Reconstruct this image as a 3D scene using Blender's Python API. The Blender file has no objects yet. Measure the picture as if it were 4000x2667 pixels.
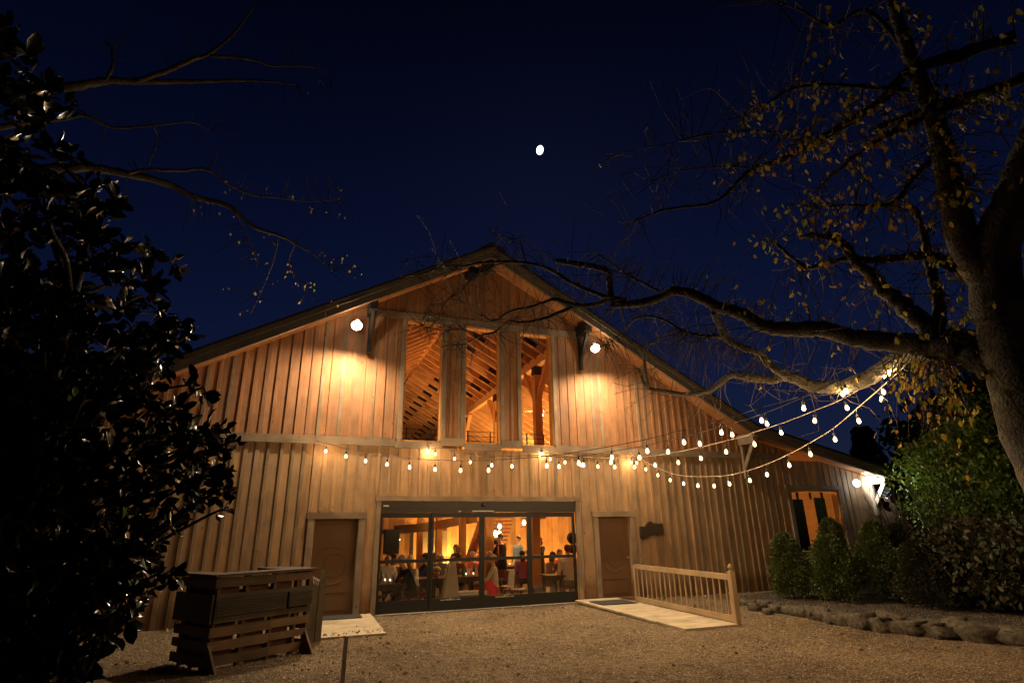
import bpy, bmesh, math, random
import numpy as np
from mathutils import Vector, Matrix, Quaternion
random.seed(11); rng = np.random.default_rng(5)
S = bpy.context.scene; COL = S.collection
# ------------------------------------------------------------------ camera
FPX = 2156.8
CAM = Vector((0, -13.2, 1.673))
CR = Vector((0.93823106, -0.34567935, -0.01510844)); CU = Vector((-0.09858464, -0.3089199, 0.94596489)); CF = Vector((0.33166782, 0.88604418, 0.32391692))
cd = bpy.data.cameras.new('camera'); cam = bpy.data.objects.new('camera', cd); COL.objects.link(cam)
cd.sensor_width = 36; cd.lens = FPX / 4000 * 36; cd.clip_end = 3000; cd.clip_start = .05
M = Matrix((CR, CU, -CF)).transposed().to_4x4(); M.translation = CAM; cam.matrix_world = M
S.camera = cam
# ------------------------------------------------------------------ world, moonlight, exposure
W = bpy.data.worlds.new('World'); S.world = W; W.use_nodes = True
wn = W.node_tree.nodes; wl = W.node_tree.links; wn.clear()
wo = wn.new('ShaderNodeOutputWorld'); wb = wn.new('ShaderNodeBackground'); wb.inputs[1].default_value = 0.05
sky = wn.new('ShaderNodeTexSky'); sky.sky_type = 'NISHITA'; sky.sun_disc = False
MOON = Vector((0.32503444, 0.71863182, 0.61475273)).normalized()
sky.sun_elevation = math.asin(MOON.z); sky.sun_rotation = math.atan2(MOON.x, MOON.y); sky.air_density = 1.6; sky.dust_density = .2; sky.ozone_density = 6
tint = wn.new('ShaderNodeMix'); tint.data_type = 'RGBA'; tint.blend_type = 'MULTIPLY'; tint.inputs[0].default_value = 1
tint.inputs[7].default_value = (.033, .038, .105, 1)
wl.new(sky.outputs[0], tint.inputs[6]); wtc = wn.new('ShaderNodeTexCoord'); wsp = wn.new('ShaderNodeSeparateXYZ'); wl.new(wtc.outputs['Generated'], wsp.inputs[0])
wrp = wn.new('ShaderNodeValToRGB'); wl.new(wsp.outputs[2], wrp.inputs[0]); cr_ = wrp.color_ramp; cr_.elements.new(.3); cr_.elements.new(.56)
for e_, (p_, v_) in zip(cr_.elements, ((0, .95), (.3, .70), (.56, .45), (.82, .14))): e_.position = p_; e_.color = (v_, v_, v_, 1)
dusk = wn.new('ShaderNodeMix'); dusk.data_type = 'RGBA'; dusk.blend_type = 'MULTIPLY'; dusk.inputs[0].default_value = 1
wl.new(tint.outputs[2], dusk.inputs[6]); wl.new(wrp.outputs[0], dusk.inputs[7]); wl.new(dusk.outputs[2], wb.inputs[0]); wl.new(wb.outputs[0], wo.inputs[0])
sl = bpy.data.lights.new('moonlight', 'SUN'); sl.energy = .02; sl.angle = math.radians(.5); sl.color = (.8, .88, 1)
so = bpy.data.objects.new('moonlight', sl); COL.objects.link(so); so.rotation_euler = MOON.to_track_quat('Z', 'Y').to_euler()
S.view_settings.view_transform = 'Standard'; S.view_settings.look = 'None'; S.view_settings.exposure = 0; S.view_settings.gamma = 1
S.view_settings.use_curve_mapping = False
S.render.engine = 'CYCLES'; S.cycles.use_denoising = True; S.cycles.max_bounces = 7; S.cycles.diffuse_bounces = 3
S.cycles.glossy_bounces = 3; S.cycles.transmission_bounces = 6; S.cycles.transparent_max_bounces = 12
S.cycles.sample_clamp_indirect = 4; S.cycles.caustics_reflective = False; S.cycles.caustics_refractive = False
# ------------------------------------------------------------------ lines of sight into the place
def ray(px, py): return CF + (px - 2000) / FPX * CR + (1333.5 - py) / FPX * CU
def onY(px, py, y): d = ray(px, py); return CAM + d * ((y - CAM.y) / d.y)
def onZ(px, py, z=0.): d = ray(px, py); return CAM + d * ((z - CAM.z) / d.z)
def onD(px, py, dist): return CAM + ray(px, py).normalized() * dist
# ------------------------------------------------------------------ helpers
MATS = {}
def nodes(name):
    m = bpy.data.materials.new(name); m.use_nodes = True; n = m.node_tree.nodes; l = m.node_tree.links
    return m, n, l, n['Principled BSDF']
def N(n, typ, **kw):
    o = n.new(typ)
    for k, v in kw.items():
        if k.startswith('i_'):
            key = k[2:]; o.inputs[int(key) if key.isdigit() else key.replace('_', ' ')].default_value = v
        else: setattr(o, k, v)
    return o
def ramp(n, l, fac, stops, interp='LINEAR'):
    r = n.new('ShaderNodeValToRGB'); cr = r.color_ramp; cr.interpolation = interp
    while len(cr.elements) < len(stops): cr.elements.new(.5)
    for e, (p, c) in zip(cr.elements, stops): e.position = p; e.color = (*c, 1)
    l.new(fac, r.inputs[0]); return r
def mix(n, l, fac, a, b, mode='MIX'):
    m = n.new('ShaderNodeMix'); m.data_type = 'RGBA'; m.blend_type = mode
    for i, v in ((0, fac), (6, a), (7, b)):
        if hasattr(v, 'links'): l.new(v, m.inputs[i])
        elif i == 0: m.inputs[0].default_value = v
        else: m.inputs[i].default_value = (*v, 1)
    return m.outputs[2]
def wood(name, cols, axis='Z', rough=.8, bump=.5, saw=0., stain=.5):
    if len(cols) == 1: cols = [cols[0], tuple(c * 1.12 for c in cols[0])]
    m, n, l, b = nodes(name)
    tc = N(n, 'ShaderNodeTexCoord'); oi = N(n, 'ShaderNodeObjectInfo')
    mul = N(n, 'ShaderNodeVectorMath', operation='SCALE'); l.new(oi.outputs['Random'], mul.inputs[3]); mul.inputs[0].default_value = (37, 91, 53)
    add = N(n, 'ShaderNodeVectorMath', operation='ADD'); l.new(tc.outputs['Object'], add.inputs[0]); l.new(mul.outputs[0], add.inputs[1])
    sc = {'X': (.6, 26, 26), 'Y': (26, .6, 26), 'Z': (26, 26, .6)}[axis]
    mp = N(n, 'ShaderNodeMapping'); l.new(add.outputs[0], mp.inputs[0]); mp.inputs[3].default_value = sc
    g = N(n, 'ShaderNodeTexNoise', i_Scale=2.2, i_Detail=9., i_Roughness=.78); l.new(mp.outputs[0], g.inputs[0])
    st = N(n, 'ShaderNodeTexNoise', i_Scale=2.2, i_Detail=4.); l.new(add.outputs[0], st.inputs[0])
    vo = N(n, 'ShaderNodeTexVoronoi', i_Scale=1.0); mk = N(n, 'ShaderNodeMapping')
    mk.inputs[3].default_value = {'X': (2.2, 5, 5), 'Y': (5, 2.2, 5), 'Z': (5, 5, 2.2)}[axis]
    l.new(add.outputs[0], mk.inputs[0]); l.new(mk.outputs[0], vo.inputs[0])
    kn = ramp(n, l, vo.outputs['Distance'], [(0, (.3, .24, .2)), (.045, (.5, .45, .4)), (.085, (1, 1, 1))])
    k = len(cols)
    base = ramp(n, l, oi.outputs['Random'], [(i / max(1, k - 1), c) for i, c in enumerate(cols)])
    gr = ramp(n, l, g.outputs[0], [(.30, (.62, .58, .54)), (.47, (.95, .94, .92)), (.72, (1.18, 1.16, 1.13))])
    c = mix(n, l, 1., base.outputs[0], gr.outputs[0], 'MULTIPLY')
    c = mix(n, l, 1., c, kn.outputs[0], 'MULTIPLY')
    sr = ramp(n, l, st.outputs[0], [(.35, (1 - .55 * stain,) * 3), (.62, (1.1, 1.1, 1.1))])
    c = mix(n, l, 1., c, sr.outputs[0], 'MULTIPLY')
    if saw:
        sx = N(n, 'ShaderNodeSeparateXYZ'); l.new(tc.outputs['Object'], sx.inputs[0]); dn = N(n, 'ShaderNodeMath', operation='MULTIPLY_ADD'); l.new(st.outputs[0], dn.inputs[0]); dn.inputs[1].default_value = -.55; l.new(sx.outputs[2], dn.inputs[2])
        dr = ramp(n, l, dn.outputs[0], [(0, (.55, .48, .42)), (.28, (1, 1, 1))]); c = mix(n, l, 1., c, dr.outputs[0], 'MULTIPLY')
    l.new(c, b.inputs['Base Color']); b.inputs['Roughness'].default_value = rough; b.inputs['Specular IOR Level'].default_value = .3
    h = g.outputs[0]
    bp = N(n, 'ShaderNodeBump', i_Strength=bump, i_Distance=.006); l.new(h, bp.inputs['Height'])
    last = bp
    if saw:
        ms = N(n, 'ShaderNodeMapping'); l.new(add.outputs[0], ms.inputs[0]); ms.inputs[3].default_value = (1.5, 1.5, 40)
        sn = N(n, 'ShaderNodeTexNoise', i_Scale=1.8, i_Detail=2.); l.new(ms.outputs[0], sn.inputs[0])
        b2 = N(n, 'ShaderNodeBump', i_Strength=saw, i_Distance=.008); l.new(sn.outputs[0], b2.inputs['Height']); l.new(bp.outputs[0], b2.inputs['Normal']); last = b2
    l.new(last.outputs[0], b.inputs['Normal']); MATS[name] = m; return m
def plain(name, col, rough=.6, metal=0., bump=0., scale=40., var=.25, spec=.4, sheen=0):
    m, n, l, b = nodes(name)
    tc = N(n, 'ShaderNodeTexCoord'); ns = N(n, 'ShaderNodeTexNoise', i_Scale=scale, i_Detail=4.); l.new(tc.outputs['Object'], ns.inputs[0])
    r = ramp(n, l, ns.outputs[0], [(.3, tuple(c * (1 - var) for c in col)), (.7, tuple(min(1, c * (1 + var)) for c in col))])
    l.new(r.outputs[0], b.inputs['Base Color']); b.inputs['Roughness'].default_value = rough; b.inputs['Metallic'].default_value = metal
    b.inputs['Specular IOR Level'].default_value = spec
    if bump:
        bp = N(n, 'ShaderNodeBump', i_Strength=bump, i_Distance=.01); l.new(ns.outputs[0], bp.inputs['Height']); l.new(bp.outputs[0], b.inputs['Normal'])
    MATS[name] = m; return m
def glow(name, col, power):
    m, n, l, b = nodes(name); b.inputs['Base Color'].default_value = (.8, .8, .8, 1)
    b.inputs['Emission Color'].default_value = (*col, 1); b.inputs['Emission Strength'].default_value = power; MATS[name] = m; return m
def leafmat(name, cols, rough=.4, trans=.25, spec=.5):
    m, n, l, b = nodes(name); geo = N(n, 'ShaderNodeNewGeometry'); oi = N(n, 'ShaderNodeObjectInfo')
    ad = N(n, 'ShaderNodeMath', operation='ADD'); fr = N(n, 'ShaderNodeMath', operation='FRACT')
    l.new(geo.outputs['Random Per Island'], ad.inputs[0]); l.new(oi.outputs['Random'], ad.inputs[1]); l.new(ad.outputs[0], fr.inputs[0])
    k = len(cols); r = ramp(n, l, fr.outputs[0], [(i / max(1, k - 1), c) for i, c in enumerate(cols)])
    tc = N(n, 'ShaderNodeTexCoord'); ns = N(n, 'ShaderNodeTexNoise', i_Scale=30.); l.new(tc.outputs['Object'], ns.inputs[0])
    v = ramp(n, l, ns.outputs[0], [(.3, (.7, .7, .7)), (.7, (1.2, 1.2, 1.2))])
    c = mix(n, l, 1., r.outputs[0], v.outputs[0], 'MULTIPLY'); l.new(c, b.inputs['Base Color'])
    b.inputs['Roughness'].default_value = rough; b.inputs['Specular IOR Level'].default_value = spec
    if trans:
        t = N(n, 'ShaderNodeBsdfTranslucent'); l.new(c, t.inputs[0]); ms = N(n, 'ShaderNodeMixShader'); ms.inputs[0].default_value = trans
        l.new(b.outputs[0], ms.inputs[1]); l.new(t.outputs[0], ms.inputs[2]); l.new(ms.outputs[0], n['Material Output'].inputs[0])
    MATS[name] = m; return m
class MB:
    def __init__(s): s.v = []; s.f = []; s.m = []; s.cur = 0
    def face(s, *pts):
        i = len(s.v); s.v += [tuple(p) for p in pts]; s.f.append(tuple(range(i, i + len(pts)))); s.m.append(s.cur)
    def hexa(s, P):
        i = len(s.v); s.v += [tuple(p) for p in P]
        for q in ((0, 3, 2, 1), (4, 5, 6, 7), (0, 1, 5, 4), (1, 2, 6, 5), (2, 3, 7, 6), (3, 0, 4, 7)): s.f.append(tuple(i + k for k in q)); s.m.append(s.cur)
        return s
    def box(s, x0, x1, y0, y1, z0, z1):
        return s.hexa([(x0, y0, z0), (x1, y0, z0), (x1, y1, z0), (x0, y1, z0), (x0, y0, z1), (x1, y0, z1), (x1, y1, z1), (x0, y1, z1)])
    def beam(s, a, b, w, h, up=(0, 0, 1)):
        a = Vector(a); b = Vector(b); d = (b - a).normalized(); u = Vector(up); sd = d.cross(u)
        if sd.length < 1e-4: sd = Vector((1, 0, 0))
        sd.normalize(); u = sd.cross(d).normalized(); sd *= w / 2; u = u * h / 2
        return s.hexa([a - sd - u, a + sd - u, b + sd - u, b - sd - u, a - sd + u, a + sd + u, b + sd + u, b - sd + u])
    def tube(s, pts, rad, n=8, cap=True):
        pts = [Vector(p) for p in pts]; k = len(pts)
        if not hasattr(rad, '__len__'): rad = [rad] * k
        t = (pts[1] - pts[0]).normalized(); ref = Vector((0, 0, 1)) if abs(t.z) < .9 else Vector((1, 0, 0)); u = t.cross(ref).normalized()
        i0 = len(s.v)
        for i, p in enumerate(pts):
            t = (pts[min(i + 1, k - 1)] - pts[max(i - 1, 0)]).normalized(); u = (u - t * u.dot(t))
            if u.length < 1e-5: u = t.orthogonal()
            u.normalize(); w = t.cross(u)
            for j in range(n):
                a = 2 * math.pi * j / n; s.v.append(tuple(p + (u * math.cos(a) + w * math.sin(a)) * rad[i]))
        for i in range(k - 1):
            for j in range(n):
                a = i0 + i * n + j; b = i0 + i * n + (j + 1) % n; s.f.append((a, b, b + n, a + n)); s.m.append(s.cur)
        if cap and n > 2:
            s.f.append(tuple(i0 + j for j in reversed(range(n)))); s.m.append(s.cur); s.f.append(tuple(i0 + (k - 1) * n + j for j in range(n))); s.m.append(s.cur)
        return s
    def lathe(s, c, prof, n=12, axis='Z'):
        i0 = len(s.v); c = Vector(c)
        for r, z in prof:
            for j in range(n):
                a = 2 * math.pi * j / n
                p = Vector((r * math.cos(a), r * math.sin(a), z)) if axis == 'Z' else (Vector((r * math.cos(a), -z, r * math.sin(a))))
                s.v.append(tuple(c + p))
        for i in range(len(prof) - 1):
            for j in range(n):
                a = i0 + i * n + j; b = i0 + i * n + (j + 1) % n; s.f.append((a, b, b + n, a + n)); s.m.append(s.cur)
        s.f.append(tuple(i0 + j for j in reversed(range(n)))); s.m.append(s.cur); s.f.append(tuple(i0 + (len(prof) - 1) * n + j for j in range(n))); s.m.append(s.cur)
        return s
    def ball(s, c, rx, ry, rz, n=10, k=6):
        c = Vector(c); i0 = len(s.v)
        for i in range(1, k):
            th = math.pi * i / k
            for j in range(n):
                a = 2 * math.pi * j / n; s.v.append((c.x + rx * math.sin(th) * math.cos(a), c.y + ry * math.sin(th) * math.sin(a), c.z + rz * math.cos(th)))
        t = len(s.v); s.v.append((c.x, c.y, c.z + rz)); b = len(s.v); s.v.append((c.x, c.y, c.z - rz))
        for i in range(k - 2):
            for j in range(n):
                q = i0 + i * n + j; w = i0 + i * n + (j + 1) % n; s.f.append((q, q + n, w + n, w)); s.m.append(s.cur)
        for j in range(n):
            s.f.append((t, i0 + j, i0 + (j + 1) % n)); s.m.append(s.cur); q = i0 + (k - 2) * n; s.f.append((b, q + (j + 1) % n, q + j)); s.m.append(s.cur)
        return s
    def prism(s, poly, y0, y1):
        n = len(poly); i = len(s.v); s.v += [(x, y0, z) for x, z in poly] + [(x, y1, z) for x, z in poly]
        s.f.append(tuple(i + k for k in range(n))); s.m.append(s.cur); s.f.append(tuple(i + n + k for k in reversed(range(n)))); s.m.append(s.cur)
        for k in range(n):
            a = i + k; b = i + (k + 1) % n; s.f.append((b, a, a + n, b + n)); s.m.append(s.cur)
        return s
    def mesh(s, name, mats, smooth=False):
        me = bpy.data.meshes.new(name); me.from_pydata(s.v, [], s.f)
        for m in (mats if isinstance(mats, (list, tuple)) else [mats]): me.materials.append(m if not isinstance(m, str) else MATS[m])
        if any(s.m): me.polygons.foreach_set('material_index', s.m)
        if smooth: me.polygons.foreach_set('use_smooth', [True] * len(me.polygons))
        me.update(); return me
    def build(s, name, mats, parent=None, smooth=False, **kw):
        return link(name, s.mesh(name, mats, smooth), parent, **kw)
def link(name, data, parent=None, loc=None, rot=None, **kw):
    o = bpy.data.objects.new(name, data); COL.objects.link(o)
    if parent: o.parent = parent
    if loc is not None: o.location = loc
    if rot is not None: o.rotation_euler = rot
    for k, v in kw.items(): o[k] = v
    return o
def thing(name, label, cat, loc=(0, 0, 0), rz=0, group=None):
    o = bpy.data.objects.new(name, None); COL.objects.link(o); o.location = loc; o.rotation_euler = (0, 0, rz); o['label'] = label; o['category'] = cat
    o.empty_display_size = .2
    if group: o['group'] = group
    return o
def copy_tree(o, parent=None):
    c = o.copy(); COL.objects.link(c); c.parent = parent
    for ch in list(o.children): copy_tree(ch, c)
    return c
def lamp(name, loc, power, col, radius=.05, parent=None, spot=None, aim=None, blend=.4):
    L = bpy.data.lights.new(name, 'SPOT' if spot else 'POINT'); L.energy = power; L.color = col; L.shadow_soft_size = radius
    o = bpy.data.objects.new(name, L); COL.objects.link(o); o.location = loc
    if spot: L.spot_size = math.radians(spot); L.spot_blend = blend; o.rotation_euler = (-Vector(aim)).to_track_quat('Z', 'Y').to_euler()
    if parent: o.parent = parent
    return o
def np_mesh(name, V, F, mats, smooth=False):      # F: (n,k) int array
    me = bpy.data.meshes.new(name); V = np.asarray(V, dtype=np.float32); F = np.asarray(F, dtype=np.int32); k = F.shape[1]
    me.vertices.add(len(V)); me.vertices.foreach_set('co', V.ravel()); me.loops.add(F.size); me.loops.foreach_set('vertex_index', F.ravel())
    me.polygons.add(len(F)); me.polygons.foreach_set('loop_start', np.arange(0, F.size, k, dtype=np.int32)); me.polygons.foreach_set('loop_total', np.full(len(F), k, dtype=np.int32))
    if smooth: me.polygons.foreach_set('use_smooth', np.ones(len(F), dtype=bool))
    for m in (mats if isinstance(mats, (list, tuple)) else [mats]): me.materials.append(MATS[m])
    me.update(calc_edges=True); return me
# ------------------------------------------------------------------ materials
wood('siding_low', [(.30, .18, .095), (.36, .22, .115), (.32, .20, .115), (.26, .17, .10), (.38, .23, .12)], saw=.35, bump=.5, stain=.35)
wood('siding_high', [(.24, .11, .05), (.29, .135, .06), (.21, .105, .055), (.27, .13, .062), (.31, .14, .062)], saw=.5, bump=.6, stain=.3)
wood('batten', [(.21, .145, .09), (.28, .19, .105), (.18, .13, .085), (.25, .165, .095)], saw=.3)
wood('trim_x', [(.20, .145, .095), (.23, .165, .11), (.18, .13, .09)], 'X')
wood('trim_z', [(.22, .165, .115), (.27, .195, .13), (.20, .15, .11)], 'Z')
wood('rake', [(.115, .095, .075), (.14, .115, .09)], 'X', stain=.4)
wood('timber_y', [(.42, .23, .10), (.46, .25, .11)], 'Y', stain=.2)
wood('timber_x', [(.42, .23, .10), (.46, .25, .11)], 'X', stain=.2)
wood('timber_z', [(.44, .22, .08), (.48, .24, .09)], 'Z', stain=.2)
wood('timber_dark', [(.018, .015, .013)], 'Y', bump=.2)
wood('timber_out', [(.07, .055, .04)], 'Y')
wood('plank_in', [(.42, .24, .10), (.50, .28, .12), (.36, .20, .09), (.30, .19, .10)], 'Z', saw=.3, stain=.3)
wood('ceiling_in', [(.36, .17, .07), (.42, .2, .085)], 'X', stain=.3)
wood('floor_in', [(.09, .045, .022), (.12, .06, .03)], 'Y', rough=.45)
wood('deck', [(.42, .34, .24), (.48, .40, .29), (.38, .31, .22)], 'X', stain=.4, bump=.5)
wood('pallet', [(.14, .085, .045), (.19, .115, .06), (.10, .07, .045)], 'X', stain=.6)
wood('pallet_rough', [(.06, .046, .032), (.09, .07, .042)], 'X', bump=1.6, saw=0, stain=.6)
wood('backing', [(.12, .045, .02), (.15, .06, .028)], 'X', stain=.5)
wood('counter', [(.055, .033, .022)], 'X', rough=.6)
wood('rail_wood', [(.38, .27, .16), (.42, .30, .18)], 'Y', stain=.3)
wood('post_wood', [(.36, .25, .15), (.40, .28, .17)], 'Z', stain=.3)
wood('grey_board', [(.16, .13, .095), (.19, .155, .11)], 'Z')
wood('stake_wood', [(.5, .43, .37)], 'Z')
wood('sign_wood', [(.035, .022, .013)], 'X', bump=1.5)
wood('table_wood', [(.07, .038, .02)], 'X')
wood('chair_wood', [(.14, .03, .02), (.17, .035, .022)], 'Z', rough=.4)
wood('stair_wood', [(.22, .07, .035)], 'X')
plain('door_paint', (.12, .06, .024), .6, bump=.25, scale=180, var=.15)
plain('door_metal', (.016, .013, .011), .5, .2, var=.2)
plain('door_head_metal', (.03, .024, .019), .5, .2, var=.2)
plain('dark_steel', (.02, .022, .03), .5, .6)
plain('brass', (.6, .42, .2), .3, .9)
plain('mat_rubber', (.035, .033, .03), .9, bump=.5, scale=300)
plain('lamp_body', (.35, .33, .3), .5, .3)
plain('metal_roof', (.03, .024, .024), .55, .2)
plain('soffit', (.26, .15, .08), .8, scale=6)
plain('cable', (.02, .018, .015), .7)
plain('cable_pale', (.30, .24, .17), .7)
plain('sticker', (.45, .40, .32), .7)
plain('white_plastic', (.75, .72, .66), .5)
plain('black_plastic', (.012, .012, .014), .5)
plain('soil', (.022, .016, .011), .95, bump=1., scale=30, var=.5)
plain('stone', (.075, .06, .042), .95, bump=1., scale=14, var=.6)
plain('white_paint', (.7, .72, .75), .6)
plain('cream_paint', (.62, .52, .33), .7)
leafmat('blind', [(.5, .25, .1), (.55, .28, .12)], .7, .5, .2)
plain('skin', (.55, .30, .20), .6, var=.1, scale=12)
plain('skin_dark', (.30, .15, .09), .6, var=.1, scale=12)
plain('cloth_black', (.012, .011, .012), .85)
plain('cloth_white', (.62, .55, .46), .85, bump=.4, scale=30)
plain('cloth_blue', (.18, .28, .42), .85)
plain('cloth_navy', (.04, .06, .2), .85)
plain('cloth_brown', (.16, .07, .03), .85)
plain('cloth_purple', (.25, .09, .22), .85)
plain('cloth_red', (.75, .015, .03), .7)
plain('cloth_pink', (.75, .22, .17), .7)
plain('cloth_grey', (.2, .2, .2), .85)
plain('hair_dark', (.02, .012, .008), .6)
plain('hair_brown', (.10, .04, .02), .6)
plain('hair_grey', (.42, .36, .30), .7)
plain('hair_blond', (.5, .33, .14), .6)
plain('eye', (.02, .015, .01), .3)
plain('gravel_stone', (.30, .24, .165), .9, var=.55, scale=5)
plain('bottle_glass', (.02, .16, .05), .1, spec=.8)
plain('glassware', (.5, .45, .4), .05, spec=1.)
plain('flower_white', (.65, .6, .42), .8)
plain('terracotta', (.3, .1, .05), .7)
glow('flood_glow', (1., .90, .70), 25.)
glow('cool_glow', (.62, .82, 1.), 5.)
glow('lantern_glow', (1., .66, .3), 30.)
glow('moon_glow', (.9, .96, 1.), 3.5)
glow('led_red', (1., .03, .02), 6.)
glow('spark', (1., .7, .35), 14.)
glow('cool_small', (.85, 1., .95), 14.)
def glass_mat():
    m, n, l, b = nodes('glass'); t = N(n, 'ShaderNodeBsdfTransparent'); t.inputs[0].default_value = (.93, .93, .92, 1)
    g = N(n, 'ShaderNodeBsdfGlossy', i_Roughness=.02); g.inputs[0].default_value = (.9, .9, .9, 1)
    f = N(n, 'ShaderNodeFresnel', i_IOR=1.45); ge = N(n, 'ShaderNodeNewGeometry'); mi = N(n, 'ShaderNodeMath', operation='MULTIPLY_ADD'); l.new(ge.outputs['Backfacing'], mi.inputs[0]); mi.inputs[1].default_value = 1 / 1.45 - 1.45; mi.inputs[2].default_value = 1.45; l.new(mi.outputs[0], f.inputs['IOR']); ms = N(n, 'ShaderNodeMixShader'); l.new(f.outputs[0], ms.inputs[0]); l.new(t.outputs[0], ms.inputs[1]); l.new(g.outputs[0], ms.inputs[2])
    l.new(ms.outputs[0], n['Material Output'].inputs[0]); MATS['glass'] = m
glass_mat()
def bulb_mat():
    m, n, l, b = nodes('bulb_glow'); t = N(n, 'ShaderNodeBsdfTransparent'); e = N(n, 'ShaderNodeEmission', i_Strength=4.5); e.inputs[0].default_value = (1., .62, .26, 1)
    a = N(n, 'ShaderNodeAddShader'); l.new(t.outputs[0], a.inputs[0]); l.new(e.outputs[0], a.inputs[1]); l.new(a.outputs[0], n['Material Output'].inputs[0]); m.cycles.emission_sampling = 'NONE'; MATS['bulb_glow'] = m
bulb_mat()
def veil_mat():
    m, n, l, b = nodes('veil'); b.inputs['Base Color'].default_value = (.62, .52, .38, 1); b.inputs['Roughness'].default_value = .9; b.inputs['Alpha'].default_value = .6; MATS['veil'] = m
veil_mat()
def gravel_mat():
    m, n, l, b = nodes('gravel'); tc = N(n, 'ShaderNodeTexCoord')
    v = N(n, 'ShaderNodeTexVoronoi', i_Scale=60.); l.new(tc.outputs['Object'], v.inputs[0])
    v2 = N(n, 'ShaderNodeTexNoise', i_Scale=7., i_Detail=9., i_Roughness=.8); l.new(tc.outputs['Object'], v2.inputs[0])
    v3 = N(n, 'ShaderNodeTexNoise', i_Scale=.45, i_Detail=7., i_Roughness=.65); l.new(tc.outputs['Object'], v3.inputs[0])
    sep = N(n, 'ShaderNodeSeparateColor'); l.new(v.outputs['Color'], sep.inputs[0])
    c = ramp(n, l, sep.outputs[0], [(0, (.09, .06, .036)), (.45, (.20, .142, .086)), (.8, (.28, .205, .13)), (1, (.44, .34, .23))])
    w = ramp(n, l, v2.outputs[0], [(.32, (.38, .35, .32)), (.58, (1.25, 1.25, 1.25))]); c2 = mix(n, l, 1., c.outputs[0], w.outputs[0], 'MULTIPLY')
    w3 = ramp(n, l, v3.outputs[0], [(.38, (.6, .57, .54)), (.62, (1.2, 1.18, 1.15))]); c2 = mix(n, l, 1., c2, w3.outputs[0], 'MULTIPLY')
    l.new(c2, b.inputs['Base Color']); b.inputs['Roughness'].default_value = .95; b.inputs['Specular IOR Level'].default_value = .2
    bp = N(n, 'ShaderNodeBump', i_Strength=1., i_Distance=.03); l.new(v.outputs['Distance'], bp.inputs['Height'])
    bp2 = N(n, 'ShaderNodeBump', i_Strength=.8, i_Distance=.06); l.new(v2.outputs[0], bp2.inputs['Height']); l.new(bp.outputs[0], bp2.inputs['Normal']); l.new(bp2.outputs[0], b.inputs['Normal']); MATS['gravel'] = m
gravel_mat()
def bark_mat(name, a, c, lich):
    m, n, l, b = nodes(name); tc = N(n, 'ShaderNodeTexCoord')
    n1 = N(n, 'ShaderNodeTexNoise', i_Scale=7., i_Detail=8., i_Roughness=.7); n2 = N(n, 'ShaderNodeTexNoise', i_Scale=3.2, i_Detail=5.); n3 = N(n, 'ShaderNodeTexNoise', i_Scale=38., i_Detail=5.)
    for q in (n1, n2, n3): l.new(tc.outputs['Object'], q.inputs[0])
    r = ramp(n, l, n1.outputs[0], [(.3, a), (.7, c)]); f = ramp(n, l, n2.outputs[0], [(.52, (0, 0, 0)), (.66, (.8, .8, .8))])
    col = mix(n, l, f.outputs[0], r.outputs[0], lich); l.new(col, b.inputs['Base Color']); b.inputs['Roughness'].default_value = .9
    bp = N(n, 'ShaderNodeBump', i_Strength=1., i_Distance=.03); l.new(n3.outputs[0], bp.inputs['Height']); l.new(bp.outputs[0], b.inputs['Normal']); MATS[name] = m
bark_mat('bark', (.018, .014, .010), (.07, .055, .038), (.12, .10, .045))
bark_mat('bark_twig', (.03, .02, .014), (.07, .045, .03), (.07, .05, .03))
bark_mat('bark_dark', (.01, .009, .007), (.025, .02, .015), (.03, .028, .018))
leafmat('leaf_autumn', [(.32, .29, .04), (.45, .34, .04), (.22, .26, .04), (.5, .28, .04), (.38, .16, .04), (.36, .34, .06)], .5, .35, .3)
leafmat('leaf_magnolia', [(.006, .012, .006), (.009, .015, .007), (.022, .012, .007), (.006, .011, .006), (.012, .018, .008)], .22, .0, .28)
leafmat('leaf_box', [(.06, .085, .02), (.09, .11, .024), (.04, .06, .018), (.12, .13, .03)], .5, .15, .3)
leafmat('leaf_green', [(.10, .18, .02), (.18, .25, .03), (.26, .30, .045), (.07, .12, .02)], .5, .35, .3)
leafmat('leaf_drab', [(.03, .045, .015), (.045, .04, .018), (.06, .04, .02), (.025, .035, .012)], .5, .2, .3)
leafmat('leaf_conifer', [(.015, .03, .015), (.02, .035, .018)], .7, .0, .2)
leafmat('litter', [(.45, .36, .24), (.30, .12, .06), (.5, .42, .3), (.22, .12, .07)], .8, .1, .2)
# ------------------------------------------------------------------ ground
g = MB(); g.face((-160, -60, 0), (200, -60, 0), (200, 240, 0), (-160, 240, 0)); g.build('gravel_ground', 'gravel', kind='structure')
K = 80000
gx = rng.uniform(-4.5, 13, K); gy = -rng.uniform(0.02, 1, K) ** .8 * 9.2
ok = ~((gx > .3) & (gx < 1.6) & (gy > -2.5)) & ~((gx > 6.3) & (gx < 7.7) & (gy > -4.4)) & (gy > -9.0); gx = gx[ok]; gy = gy[ok]; K = len(gx)
base = np.array([[1, 0, 0], [-.5, .87, 0], [-.5, -.87, 0], [0, 0, .8], [.2, .1, -.4]]) 
rad = rng.uniform(.005, .013, K); an = rng.uniform(0, 6.28, K)
B = base[None] + rng.normal(0, .22, (K, 5, 3)); ca, sa = np.cos(an), np.sin(an)
X = (B[:, :, 0] * ca[:, None] - B[:, :, 1] * sa[:, None]) * rad[:, None] + gx[:, None]; Yv = (B[:, :, 0] * sa[:, None] + B[:, :, 1] * ca[:, None]) * rad[:, None] + gy[:, None]
Zv = np.maximum(B[:, :, 2] * rad[:, None] * .8 + .004, .001)
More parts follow.
